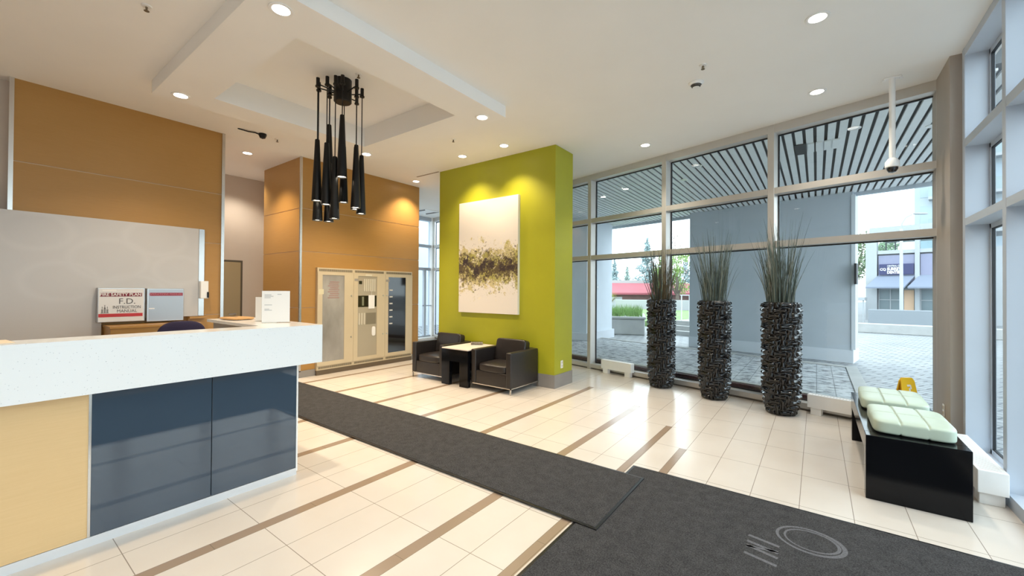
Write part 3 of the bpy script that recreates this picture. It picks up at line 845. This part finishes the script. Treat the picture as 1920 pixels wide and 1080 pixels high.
mb.build('white_pictogram', mPAPER, t, M=Matrix.Translation((0, -.105, .002)) @ Matrix.Rotation(math.radians(-9), 4, 'X'))

# ------------------------------------------------------------------ runners
mRUB = mat('black_rubber_edge', (.012, .012, .013), .3)
def rug(label, x0, x1, y0, y1, z):
    t = thing('floor_mat', label, 'mat', ((x0+x1)/2, (y0+y1)/2, z))
    a, b = (x1-x0)/2, (y1-y0)/2
    MB().box(-a+.018, a-.018, -b+.018, b-.018, 0.0002, .009, .002, 1).build('pile', mCARPET, t)
    mb = MB()
    for q in ((-a, a, -b, -b+.018), (-a, a, b-.018, b), (-a, -a+.018, -b+.018, b-.018), (a-.018, a, -b+.018, b-.018)): mb.box(*q, 0.0002, .006)
    mb.build('rubber_border', mRUB, t)
    return t
r2_ = rug('wide charcoal entrance mat with pale lettering and ring logo', -1.262, 1.0, .55, 3.468, 0.)
rug('long charcoal runner mat crossing the tiles past reception desk', -7.6, -1.10, 2.378, 3.262, .0095)
mLET = mat('pale_grey_carpet_print', (.135, .135, .147), .95, var=.3, vscale=120)
ox, oy = (-1.262+1.0)/2, (.55+3.468)/2
# letters: baseline along +y, tops towards -x
ML = Matrix(((0, -1, 0, -.155-ox), (1, 0, 0, 2.70-oy), (0, 0, 1, .0098), (0, 0, 0, 1)))
mb = MB()
def bar(x0, y0, x1, y1, w, m_):
    dv = Vector((x1-x0, y1-y0, 0)); L = dv.length; an = math.atan2(dv.y, dv.x)
    m_.box(0, L, -w/2, w/2, 0, .0008, M=Matrix.Translation((x0-ox, y0-oy, .0092)) @ Matrix.Rotation(an, 4, 'Z'))
xa_, xb_ = -.335, -.175
bar(xa_, 2.905, xb_, 2.875, .022, mb)
bar(xa_, 2.835, xb_, 2.80, .022, mb); bar(xa_, 2.785, xb_, 2.745, .022, mb); bar(xa_, 2.775, xb_, 2.815, .018, mb)
bar(xa_, 2.70, xb_, 2.665, .022, mb)
mb.build('lettering', mLET, r2_)
mb = MB(); bm = mb.bm
cx, cy = -.03-ox, 3.055-oy
for (r0, r1, e, sh, ph) in ((.175, .150, .60, (0, 0), .0), (.140, .122, .55, (.006, .004), .3)):
    N = 64; ring = []
    for i in range(N+1):
        a = 2*PI*i/N
        k = .55+.45*math.cos(a-ph)
        rr = r1+(r0-r1)*(1-k)*.4
        for r in (r0, rr): ring.append(bm.verts.new((cx+sh[0]+r*math.cos(a), cy+sh[1]+r*.86*math.sin(a), .0097)))
    for i in range(N):
        bm.faces.new((ring[2*i], ring[2*i+2], ring[2*i+3], ring[2*i+1]))
mb.build('ring_logo', mLET, r2_)

# ------------------------------------------------------------------ ceiling fittings
def spot(x, y, z, W, col, size=105, blend=.7, parent=None, tilt=None):
    L = bpy.data.lights.new('downlight_or_fill_beam', 'SPOT'); L.energy = W; L.color = col; L.spot_size = math.radians(size); L.spot_blend = blend; L.shadow_soft_size = .06
    lo = bpy.data.objects.new('downlight_or_fill_beam', L); COL.objects.link(lo)
    lo.location = (x, y, z)
    if tilt: lo.rotation_euler = tilt
    return lo
WARM = (1., .81, .58); NEUT = (1., .90, .76)
dl = [(-3.235, 1.424, 3.6, 'recessed downlight in dropped ceiling border nearest the viewer', WARM, 95, None),
      (-5.565, 1.422, 3.6, 'recessed downlight in dropped ceiling border above the wooden wall', WARM, 95, None),
      (-3.265, 3.771, 3.6, 'recessed downlight at dropped ceiling corner in front of green column', WARM, 95, None),
      (-5.615, 3.753, 3.6, 'recessed downlight in dropped ceiling border, just behind the chandelier', WARM, 175, None),
      (-7.555, 2.823, H, 'recessed downlight above the corridor opening between the wooden walls', WARM, 110, None),
      (-4.766, 5.007, H, 'recessed downlight washing the left half of the green wall', WARM, 70, None),
      (-3.888, 5.01, H, 'recessed downlight washing the right half of the green wall', WARM, 70, None),
      (-6.652, 5.613, H, 'recessed downlight washing the wooden wall above alarm cabinet', WARM, 105, None),
      (-2.11, 6.252, H, 'recessed downlight above vase row, second closest to green column', NEUT, 60, None),
      (.004, 5.691, H, 'recessed downlight in front of the wide window beside the dome camera', NEUT, 60, None),
      (.006, 4.151, H, 'recessed downlight at the top edge above the bench', NEUT, 60, None)]
protoring = None
for i, (x, y, z, lab, colr, W, _t) in enumerate(dl):
    if i == 0:
        t = thing('downlight', lab, 'downlight', (x, y, z), group='recessed ceiling downlights')
        MB().lathe([(.062, -.0005), (.085, -.0005), (.085, -.006), (.078, -.009), (.062, -.005)], 32).build('trim_ring', mWHTM, t, smooth=True)
        MB().lathe([(0, -.003), (.062, -.003), (.062, -.0045), (0, -.0045)], 32).build('lens', mEMITW, t)
        protoring = t
    else:
        t = dup(protoring, (x, y, z), label=lab)
    spot(x, y, z-.03, W, colr, 110 if z > 3.7 else 120)
# unseen fill spots added without fixtures: near the viewer, rear bay, corridor
for x, y in ((-.2, 1.6), (-.2, -.9), (-3.2, -1.2), (-8.5, 7.0), (-8.7, 3.2)): spot(x, y, H-.03, 55, NEUT, 120)

sp = [(-4.273, .867, H, 'small ceiling sprinkler over the reception wood wall, near top edge'), (-6.486, 2.822, H, 'small ceiling sprinkler beside the ceiling camera'),
      (-4.336, 4.359, H, 'small ceiling sprinkler in front of the green wall'), (-.903, 4.364, H, 'small ceiling sprinkler just above the smoke detector'),
      (-4.05, 2.60, 3.87, 'ceiling sprinkler in the recess beside the chandelier hub')]
sp0 = None
for x, y, z, lab in sp:
    if sp0 is None:
        sp0 = t = thing('sprinkler', lab, 'sprinkler', (x, y, z), group='ceiling sprinklers')
        MB().lathe([(0, -.0005), (.035, -.0005), (.033, -.008), (.012, -.01), (0, -.01)], 24).build('escutcheon', mWHTM, t, smooth=True)
        MB().cone((0, 0, -.01), (0, 0, -.035), .008, .006, 10).cone((0, 0, -.04), (0, 0, -.043), .018, .018, 14).tube([(.008, 0, -.012), (.013, 0, -.025), (.004, 0, -.04)], .002, 5).tube([(-.008, 0, -.012), (-.013, 0, -.025), (-.004, 0, -.04)], .002, 5).build('head', mat('dark_brass', (.20, .16, .11), .4, .8), t)
    else: dup(sp0, (x, y, z), label=lab)
t = thing('smoke_detector', 'round white smoke detector with dark vents on ceiling', 'smoke detector', (-1.039, 4.691, H))
MB().lathe([(0, -.001), (.075, -.001), (.075, -.012), (.06, -.02), (.055, -.028)], 32).lathe([(0, -.046), (.035, -.052), (.0, -.056)], 24).build('housing', mWHTM, t, smooth=True)
MB().lathe([(.05, -.0285), (.044, -.044), (0, -.044)], 24).build('vent_ring', mat('dark_vent', (.09, .08, .07), .6), t, smooth=True)
t = thing('dome_camera', 'white dome camera on a long ceiling pole before wide window', 'camera', (.632, 5.77, H))
MB().box(-.07, .07, -.03, .03, -.012, 0, .003, 1).box(-.08, -.055, -.012, .012, -.03, -.012).box(.055, .08, -.012, .012, -.03, -.012).build('ceiling_bracket', mWHTM, t)
MB().cone((0, 0, -.01), (0, 0, -.86), .026, .026, 20).build('pole', mWHTM, t, smooth=True)
MB().lathe([(0, -.84), (.035, -.845), (.058, -.88), (.06, -.935), (.05, -.94), (0, -.94)], 28).build('housing', mWHTM, t, smooth=True)
MB().lathe([(.048, -.938), (.045, -.96), (.03, -.985), (0, -.995)], 28).build('dome', mat('smoked_dome', (.012, .010, .012), .06, spec=.7), t, smooth=True)
t = thing('ceiling_camera', 'small black ceiling camera with a curving cable', 'camera', (-6.44, 2.60, H))
MB().lathe([(0, -.001), (.05, -.001), (.052, -.02), (.035, -.06), (.0, -.075)], 24).build('housing', mBLACKM, t, smooth=True)
MB().tube([(0, -.04, -.02), (.0, -.10, -.012), (-.01, -.18, -.02), (-.03, -.25, -.012), (-.05, -.30, -.004)], .009, 8).build('cable', mBLACKM, t, smooth=True)
t = thing('ceiling_diffuser', 'white slotted air diffuser in ceiling beyond the wooden alarm wall', 'air diffuser', (-9.0, 7.95, H), math.radians(0))
MB().box(-.32, .32, -.32, .32, -.012, -.0005, .003, 1).build('frame', mWHTM, t)
for k in range(4):
    for sg_ in (-1, 1): MB().box(-.27+.03*k, .27-.03*k, sg_*(.2625-.03*k)-.0075, sg_*(.2625-.03*k)+.0075, -.016, -.011).build('slot', mat('grey_slot', (.2, .19, .18), .6), t)
solo('linear_diffuser', MB().box(-.62, .0, -.015, .015, -.006, -.0005), mat('tan_slot', (.30, .24, .17), .6), 'thin dark linear slot diffuser in ceiling left of green wall', 'air diffuser', (-5.75, 5.40, H))

# ================================================================== OUTSIDE
struct('ground', MB().prism([(-40, -14), (30, -14), (30, 24), (-40, 24)], -.35, -.06), mPAVE)
struct('street', MB().box(-120, 120, 24, 140, -1.2, -1.0), mat('pale_asphalt', (.17, .18, .19), .8, var=.08, vscale=.3))
# rough stone strip along the glass, with pale kerbs
q0, q1 = .47, .65
struct('ground_stone_strip', MB().prism([(-9.5, yw(-9.5, 6.52)), (q0, yw(q0, 6.52)), (q0, yw(q0, 10.35)), (-9.5, yw(-9.5, 10.35))], -.06, .0), mBED)
struct('kerb', MB().prism([(q0, yw(q0, 6.52)), (q1, yw(q1, 6.52)), (q1, yw(q1, 10.55)), (-9.5, yw(-9.5, 10.55)), (-9.5, yw(-9.5, 10.35)), (q0, yw(q0, 10.35))], -.06, .012), mCONC)
lo_, hi_ = [(-9.6, yw(-9.6, 6.35)), (1.2, yw(1.2, 6.35)), (1.2, yw(1.2, 6.50)), (-9.6, yw(-9.6, 6.50))], 1
struct('ledge_cap', MB().prism([(-9.6, yw(-9.6, 6.41)), (1.2, yw(1.2, 6.41)), (1.2, yw(1.2, 6.51)), (-9.6, yw(-9.6, 6.51))], .1605, .175), mCONC)
struct('ledge', MB().prism(lo_, -.06, .16), mat('maroon_granite', (.10, .045, .05), .5, var=.4, vscale=60))
# slatted canopy
cv = MB()
x0, x1 = -8.5, 2.05
cv.prism([(x0, yw(x0, 6.34)), (x1, yw(x1, 6.34)), (x1, yw(x1, 11.75)), (x0, yw(x0, 11.75))], 3.80, 4.2)
cano = struct('canopy', cv, mat('grey_plenum', (.13, .14, .145), .8))
mb = MB(); xx = x0
while xx < x1:
    a, b = xx, xx+.086
    mb.prism([(a, yw(a, 6.35)), (b, yw(b, 6.35)), (b, yw(b, 11.7)), (a, yw(a, 11.7))], 3.735, 3.76)
    xx += .125
mb.build('soffit_slats', mSLAT, cano)['label'] = 'pale soffit slats with dark gaps'
mb = MB().prism([(x0, yw(x0, 11.7)), (x1, yw(x1, 11.7)), (x1, yw(x1, 11.8)), (x0, yw(x0, 11.8))], 3.66, 4.25)
mb.build('fascia', mSTUCCO, cano)
mb = MB().box(-.27, -.125, 7.55, 8.10, 3.722, 3.733); mb.build('access_hatch', mDARKG, cano)
mb = MB()
for k in range(4): mb.box(-.11+k*.10, -.03+k*.10, 7.57, 8.02, 3.715, 3.7335)
mb.build('loose_slats', mSLAT, cano)
sl0 = None
for i, (x, y, lab) in enumerate([(-3.35, 8.67, 'round downlight in the slatted canopy, brighter of the left pair'), (-4.07, 9.10, 'round downlight in slatted canopy farthest from the glass'), (-2.136, 8.625, 'round dim fitting in the canopy over the middle pane, lower one'), (-1.70, 7.81, 'round dim fitting in the canopy over the middle pane, upper one'), (.412, 7.23, 'round dim canopy fitting seen just left of camera pole'), (1.249, 7.72, 'round dim canopy fitting by the corner pillar')]):
    if sl0 is None:
        sl0 = t = thing('canopy_light', lab, 'canopy light', (x, y, 3.734), group='canopy downlights')
        MB().lathe([(.055, 0), (.075, 0), (.075, -.008), (.055, -.006)], 24).build('trim_ring', mWHTM, t, smooth=True)
        MB().lathe([(0, -.002), (.055, -.002), (.055, -.004), (0, -.004)], 24).build('lens', mEMITW, t)
    else:
        t = dup(sl0, (x, y, 3.734), label=lab)
        if i > 1:
            for chd in t.children:
                if chd.name.startswith('lens'):
                    chd.data = chd.data.copy(); chd.data.materials[0] = mat('unlit_lens', (.75, .76, .76), .2)
# big stucco pier and portico wall
ang = -10.9
PM = Matrix.Translation((.64, 11.76, 0)) @ Matrix.Rotation(math.radians(ang), 4, 'Z')
mb = MB().box(-3.62, 0, 0, .7, -.06, 3.735, M=PM); struct('wall_exterior', mb, mSTUCCO)
struct('baseboard_exterior', MB().box(-3.635, .012, -.018, .72, -.06, .22, M=PM), mSTUCCOL)
struct('trim_4', MB().box(-.02, .05, -.03, .05, .24, 3.66, M=PM), mat('pale_downpipe', (.62, .66, .70), .5))
solo('blade_sign', MB().box(-.02, .02, -.22, .0, 0, .45, .003, 1), mGASK, 'narrow black blade sign on the outer edge of stucco wall', 'sign', tuple(PM @ Vector((.075, -.02, 1.68))), math.radians(ang))
struct('wall_portico', MB().box(-9.5, -5.57, 11.3, 13.2, -.06, 3.735), mSTUCCOL)
struct('baseboard_portico', MB().box(-9.5, -5.51, 11.24, 13.26, -.06, .22), mat('pale_plinth', (.62, .65, .70), .8))
def plate(label, loc, rz):
    t = thing('switch_plate', label, 'switch plate', loc, rz)
    MB().box(-.09, .09, -.012, 0, -.09, .09, .004, 1).build('cover', mat('pale_grey_plate', (.58, .61, .64), .5), t)
    MB().box(-.03, .03, -.018, -.012, -.02, .02).build('cap', mWHTM, t)
plate('small pale switch plate on the pale portico wall outside', (-5.569, 12.03, 1.62), math.radians(90))
plate('small pale switch plate on big grey stucco wall behind grass', tuple(PM @ Vector((-1.62, -.001, 1.66))), math.radians(ang))

struct('wall_neighbour', MB().box(-14.2, -13.6, 5.5, 18, -.06, 6.5), mSTUCCOL)
# planter with lavender hedge
t = thing('planter', 'low concrete planter box beyond the stone strip', 'planter', (-4.85, 14.4, 0), math.radians(20))
MB().box(-1.95, 0, 0, 2.6, -.06, .50, .05, 3).build('planter_box', mCONC, t)
MB().box(-1.99, .04, -.04, 2.64, .501, .585, .03, 2).build('coping', mat('pale_coping', (.38, .38, .37), .8), t)
def tufts(n, fx, hmin, hmax, w, rg, lean=.25):
    mb = MB(); bm = mb.bm
    for _ in range(n):
        x, y = fx(); a = rg.uniform(0, PI); h = rg.uniform(hmin, hmax); dx, dy = w*math.cos(a), w*math.sin(a)
        lx, ly = rg.gauss(0, lean*h), rg.gauss(0, lean*h)
        v = [bm.verts.new((x-dx, y-dy, 0)), bm.verts.new((x+dx, y+dy, 0)), bm.verts.new((x+lx, y+ly, h))]
        bm.faces.new(v)
    return mb
rg = random.Random(21)
mLAV = mat('fresh_green_grass', (.22, .36, .12), .8, var=.3, vscale=6)
o_ = tufts(1500, lambda: (rg.uniform(-1.9, -.08), rg.uniform(.1, 2.5)), .15, .45, .012, rg).build('lavender_hedge', mLAV)
o_.location = (-4.85, 14.4, .586); o_.rotation_euler = (0, 0, math.radians(20)); tag(o_, 'soft green grasses growing in the concrete planter', 'grass', kind='stuff')
struct('lawn', MB().box(-40, -4.2, 18.2, 30, -.4, .18), mat('lawn_green', (.20, .30, .12), .9, var=.3, vscale=3))
# white wall and steps with bicycles railings beyond
solo('garden_wall', MB().box(0, 5.2, 0, .3, 0, .75, .02, 1), mat('white_render', (.42, .43, .43), .8), 'low white rendered wall in front of red roof', 'wall', (-12.2, 29.6, .1), math.radians(24))
t = thing('steps', 'pale concrete steps with white railings beyond the first vase', 'steps', (-4.4, 15.3, -.06), math.radians(-12))
for k in range(3): MB().box(.0, 2.6, .32*k, .32*k+1.2, .16*k, .16*k+.155).build('tread', mCONC, t)
for k in range(8): MB().cone((.15+.3*k, .9, .47), (.15+.3*k, .9, 1.42), .022, .022, 8).build('baluster', mWHTM, t)
MB().box(.1, 2.3, .88, .92, 1.40, 1.44).build('handrail', mWHTM, t)
# red roofed building
rb = thing('red_roof_building', 'low brick building with red pitched roof behind planter', 'building', (-14.6, 32.6, -1.0), math.radians(36))
mBR = mat('pinkish_brick', (.30, .19, .17), .8, var=.1, vscale=2)
mRF = mat('faded_red_roof', (.40, .10, .125), .6, var=.06, vscale=1)
MB().box(-6, 16, .6, 6, 0, 2.5).build('wall', mBR, rb)
b = MB(); bm = b.bm
vv = [bm.verts.new(p) for p in ((-7, -.2, 2.35), (17, -.2, 2.35), (17, 1.4, 3.2), (-7, 1.4, 3.2), (-7, -.2, 2.2), (17, -.2, 2.2), (17, 3, 3.2), (-7, 3, 3.2))]
for f in ((0, 1, 2, 3), (4, 5, 1, 0), (3, 2, 6, 7), (4, 0, 3, 7), (5, 6, 2, 1), (4, 7, 6, 5)): bm.faces.new([vv[i] for i in f])
b.build('roof', mRF, rb)
MB().box(-6, 4, 1.5, 5, 3.2, 3.45).build('roof_parapet', mat('white_parapet', (.45, .45, .45), .8), rb)
for x in (.6, 4.2, 8.2, 11.5): MB().box(x, x+1.2, .55, .62, .5, 2.0).build('window', mat('pale_window', (.62, .66, .68), .3), rb)

# --- trees
def foliage(n, shape, size, rg, flat=.5):
    mb = MB(); bm = mb.bm
    for _ in range(n):
        p = shape()
        d1 = Vector((rg.gauss(0, 1), rg.gauss(0, 1), rg.gauss(0, flat))).normalized()*size*rg.uniform(.5, 1.2)
        d2 = d1.cross(Vector((rg.gauss(0, 1), rg.gauss(0, 1), rg.gauss(0, 1)))).normalized()*size*rg.uniform(.25, .6)
        v = [bm.verts.new(p-d1), bm.verts.new(p+d2), bm.verts.new(p+d1), bm.verts.new(p-d2)]
        bm.faces.new(v)
    return mb
def conifer(label, loc, h, r, m, seed):
    rg = random.Random(seed)
    t = thing('conifer', label, 'tree', loc, group='conifers beyond red roof')
    MB().cone((0, 0, 0), (0, 0, h*.96), h*.018, .02, 8).build('trunk', mat('bark', (.16, .13, .11), .9), t)
    def shp():
        u = 1-math.sqrt(rg.random()*.98)
        z = h*(.12+.88*u); tier = .75+.25*math.sin(u*38)
        rr = r*(1-u)*tier*math.sqrt(rg.random())+.03; a = rg.uniform(0, 2*PI)
        return Vector((rr*math.cos(a), rr*math.sin(a), z-rr*.25))
    foliage(2200, shp, h*.028, rg, .3).build('crown', m, t)
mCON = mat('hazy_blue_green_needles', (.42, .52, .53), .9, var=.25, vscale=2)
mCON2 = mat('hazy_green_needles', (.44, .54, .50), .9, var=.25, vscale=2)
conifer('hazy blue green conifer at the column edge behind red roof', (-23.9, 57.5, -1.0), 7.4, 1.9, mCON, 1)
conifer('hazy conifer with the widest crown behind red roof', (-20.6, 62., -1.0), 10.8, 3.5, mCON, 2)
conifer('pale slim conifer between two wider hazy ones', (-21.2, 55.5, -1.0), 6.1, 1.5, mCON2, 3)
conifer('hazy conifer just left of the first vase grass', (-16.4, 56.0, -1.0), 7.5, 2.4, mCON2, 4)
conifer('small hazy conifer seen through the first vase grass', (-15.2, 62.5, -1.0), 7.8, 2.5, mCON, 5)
def broadleaf(label, loc, h, r, m, seed, n=5200):
    rg = random.Random(seed)
    t = thing('leafy_tree', label, 'tree', loc, group=None)
    mb = MB().tube([(0, 0, 0), (.1, 0, h*.3), (.0, .1, h*.6)], [h*.03, h*.024, h*.012], 8)
    for k in range(6):
        a = k*1.05; mb.tube([(.05, 0, h*.32+k*.05), (r*.4*math.cos(a), r*.4*math.sin(a), h*.55), (r*.8*math.cos(a), r*.8*math.sin(a), h*(.7+.04*k))], [.05, .03, .01], 6)
    mb.build('trunk', mat('bark', (.16, .13, .11), .9), t)
    blobs = [(Vector((rg.gauss(0, r*.45), rg.gauss(0, r*.45), h*rg.uniform(.45, .88))), r*rg.uniform(.25, .5)) for _ in range(14)]
    def shp():
        c_, q = rg.choice(blobs)
        d_ = Vector((rg.gauss(0, 1), rg.gauss(0, 1), rg.gauss(0, 1))).normalized()
        return c_+d_*q*rg.random()**.4
    foliage(n, shp, h*.015, rg, 1.).build('crown', m, t)
broadleaf('bright green leafy tree between first vase and grey stucco wall', (-8.85, 33.6, -1.0), 6.1, 1.7, mat('bright_leaf', (.36, .50, .18), .8, var=.3, vscale=2), 11)
broadleaf('green tree beside the corner of the shop building', (2.2, 42., -1.0), 9.0, 2.4, mat('mid_leaf', (.28, .38, .22), .8, var=.3, vscale=2), 12)
broadleaf('sparse budding tree with thin pinkish twigs above the green tree', (-10.2, 36.5, -1.0), 7.9, 2.0, mat('pink_bud_leaf', (.46, .40, .38), .9, var=.2), 13, 500)
broadleaf('small yellow green bush at the planter corner by portico', (-12.2, 28.5, .15), 1.3, .7, mat('yellow_leaf', (.45, .48, .10), .8, var=.3, vscale=3), 14, 900)

# --- shop building across the plaza
sb = thing('shop_building', 'white and lilac shop building with dark sign and slate awnings', 'building', (2.3, 31.6, -.1), math.radians(-15))
mPW = mat('white_cladding', (.40, .42, .44), .6, var=.02); mLIL = mat('lilac_cladding', (.26, .265, .37), .6, var=.03)
mAWN = mat('slate_awning', (.21, .24, .31), .7); mSHOP = mat('shop_glass', (.20, .25, .27), .08, spec=.7)
z_ = .1
MB().box(0, 6.0, .35, 6, 0, 3.95).build('wall', mPW, sb)
MB().box(0, .50, .0, .36, 0, 5.0).build('pier', mPW, sb); MB().box(2.07, 2.26, .0, .36, 0, 5.2).build('pier', mPW, sb); MB().box(3.9, 4.1, 0, .36, 0, 5.2).build('pier', mPW, sb)
for a, bb in ((.55, 2.05), (2.28, 3.88)):
    MB().box(a, bb, .10, .34, 2.15, 3.72).build('lilac_panel', mLIL, sb)
    MB().box(a-.03, bb+.03, .04, .36, 3.80, 4.0).build('slab_edge', mPW, sb)
    MB().box(a, bb, .22, .33, .0+.02, 2.1).build('shop_window', mSHOP, sb)
    mb = MB()
    for zz in (.62, 1.18, 1.78): mb.box(a, bb, .18, .25, zz, zz+.04)
    for k in range(4): mb.box(a+(bb-a)*k/3.-.02, a+(bb-a)*k/3.+.02, .18, .25, 0, 2.1)
    mb.build('window_frame', mPW, sb)
    b = MB(); bm = b.bm
    vv = [bm.verts.new(p) for p in ((a-.03, .1, 2.58), (bb+.03, .1, 2.58), (bb-.30 if a < 1 else bb+.2, -.75, 1.92), (a-.42 if a < 1 else a-.40, -.75, 1.92), (a-.03, .1, 2.53), (bb+.03, .1, 2.53), (bb-.30 if a < 1 else bb+.2, -.75, 1.84), (a-.42 if a < 1 else a-.40, -.75, 1.84))]
    for f in ((0, 1, 2, 3), (4, 7, 6, 5), (0, 3, 7, 4), (1, 5, 6, 2), (3, 2, 6, 7), (0, 4, 5, 1)): bm.faces.new([vv[i] for i in f])
    b.build('awning', mAWN, sb)
    MB().box(a, bb, .1, .13, 4.0, 4.75).build('glass_balustrade', glass_mat('balustrade_glass', (.80, .88, .88)), sb)
MB().box(1.62, 2.02, .15, .24, .05, 1.75).build('lit_display', mat('warm_display', (.62, .42, .28), .5), sb)
MB().box(.0, 6.2, .9, 6, 4.95, 5.45).box(0, 6.2, .9, 1.2, 4.75, 4.95).build('roof_parapet', mPW, sb)
sg = MB().box(.60, 2.03, -.02, .09, 2.62, 3.22, .02, 2).build('sign_board', mat('navy_sign', (.040, .045, .125), .5), sb)
text_on('sign_lettering', [('CENTRAL CITY', .135, .945, 3.105, 'LEFT', .70, .002), ('SURREY', .215, .945, 2.935, 'LEFT', .76, .010), ('DENTIST', .215, .945, 2.745, 'LEFT', .72, .010), ('CQ', .19, .765, 2.92, 'CENTER', .9, .006)], mPAPER, sg, face_ny(0, -.026, 0))
mb = MB().box(.75, 1.25, .45, .75, 4.52, 4.55)
for x in (.8, 1.2): mb.box(x-.015, x+.015, .5, .7, 4.0, 4.52)
mb.build('terrace_table', mDARKG, sb)
# low retaining walls
solo('low_wall', MB().box(0, 14, 0, .4, -.06, .30, .02, 1), mCONC, 'low pale concrete wall along the far edge of the plaza', 'wall', (.95, 21.1, 0), math.radians(-5))
solo('low_wall', MB().box(0, 3.6, 0, .4, -.06, .65, .02, 1), mat('bluish_concrete', (.24, .265, .29), .8), 'taller bluish low wall in front of shop windows', 'wall', (2.1, 27.6, 0), math.radians(-8))
t = thing('bus_shelter', 'small white roofed shelter at the foot of shop building', 'shelter', (1.2, 30.2, -.3), math.radians(-10))
MB().box(-.5, 1.0, -.4, .8, 1.35, 1.55, .02, 1).build('roof', mPW, t)
MB().box(-.4, .5, .5, .55, .1, 1.34).build('glass_panel', mSHOP, t)
for x in (-.45, .55, .9): MB().box(x, x+.06, -.3, -.24, 0, 1.349).build('post', mPW, t)
# street lamp
t = thing('street_lamp', 'tall white street lamp before the shop building', 'street lamp', (3.55, 29.3, -.06))
MB().cone((0, 0, 0), (0, 0, 4.9), .085, .06, 14).cone((0, 0, 0), (0, 0, .35), .13, .12, 14).build('pole', mat('white_lamp_post', (.48, .50, .52), .5), t, smooth=True)
MB().tube([(0, 0, 4.85), (.02, .01, 5.15), (.18, .13, 5.48), (.45, .33, 5.66)], .035, 8).build('arm', mat('grey_lamp_arm', (.35, .37, .38), .5), t, smooth=True)
MB().pillow(.80, .58, 5.70, .38, .08, .05, 6, 3, M=Matrix.Rotation(.62, 4, 'Z')).build('lamp_head', mat('grey_lamp_arm', (.35, .37, .38), .5), t, smooth=True)
# tower behind
tw = thing('tower_block', 'pale glassy tower block with balconies behind the shop building', 'tower', (7.6, 55.0, -1.), math.radians(-12))
MB().box(0, 12, 0, 10, 0, 30).build('wall', mat('pale_blue_cladding', (.40, .46, .49), .5), tw)
for k in range(5):
    zz = 5+3.1*k
    MB().box(1.0, 12, -1.2, 0, zz, zz+.25).build('balcony_slab', mPW, tw)
    MB().box(1.0, 12, -1.2, -1.15, zz+.25, zz+1.3).build('balcony_glass', mat('balcony_glass', (.30, .38, .40), .15), tw)
    for x in (.4, 3.6, 6.8): MB().box(x, x+2.2, -.03, .02, zz+.4, zz+2.7).build('window', mat('tower_window', (.36, .45, .52), .1), tw)
    MB().box(-.03, .02, 1, 6, zz+.4, zz+2.7).build('window', mat('tower_window', (.36, .45, .52), .1), tw)

# ------------------------------------------------------------------ sky
w = bpy.data.worlds.new('World'); S.world = w; w.use_nodes = True
bg = w.node_tree.nodes['Background']
bg.inputs[0].default_value = (.81, .905, 1., 1); bg.inputs[1].default_value = 2.9

# ------------------------------------------------------------------ camera (level-ish wide lens at 1.5 m)
f = 770.
yaw, pit, rol = (math.radians(v) for v in (36.568, .484, .368))
Fv = Vector((-math.sin(yaw)*math.cos(pit), math.cos(yaw)*math.cos(pit), math.sin(pit)))
R0 = Vector((math.cos(yaw), math.sin(yaw), 0)); U0 = R0.cross(Fv)
Rv = R0*math.cos(rol)+U0*math.sin(rol); Uv = -R0*math.sin(rol)+U0*math.cos(rol)
cd = bpy.data.cameras.new('camera'); cam = bpy.data.objects.new('camera', cd); COL.objects.link(cam)
cam.matrix_world = Matrix(((Rv.x, Uv.x, -Fv.x, 0), (Rv.y, Uv.y, -Fv.y, 0), (Rv.z, Uv.z, -Fv.z, 1.5), (0, 0, 0, 1)))
cd.sensor_width = 36.; cd.sensor_fit = 'HORIZONTAL'; cd.lens = f/1920*36.
cd.shift_y = -2.17/1920; cd.clip_start = .05; cd.clip_end = 500
S.camera = cam
vs = S.view_settings
vs.view_transform = 'Standard'; vs.look = 'None'; vs.gamma = 1.; vs.use_curve_mapping = False
vs.exposure = .52
S.cycles.max_bounces = 10; S.cycles.diffuse_bounces = 6; S.cycles.transparent_max_bounces = 16
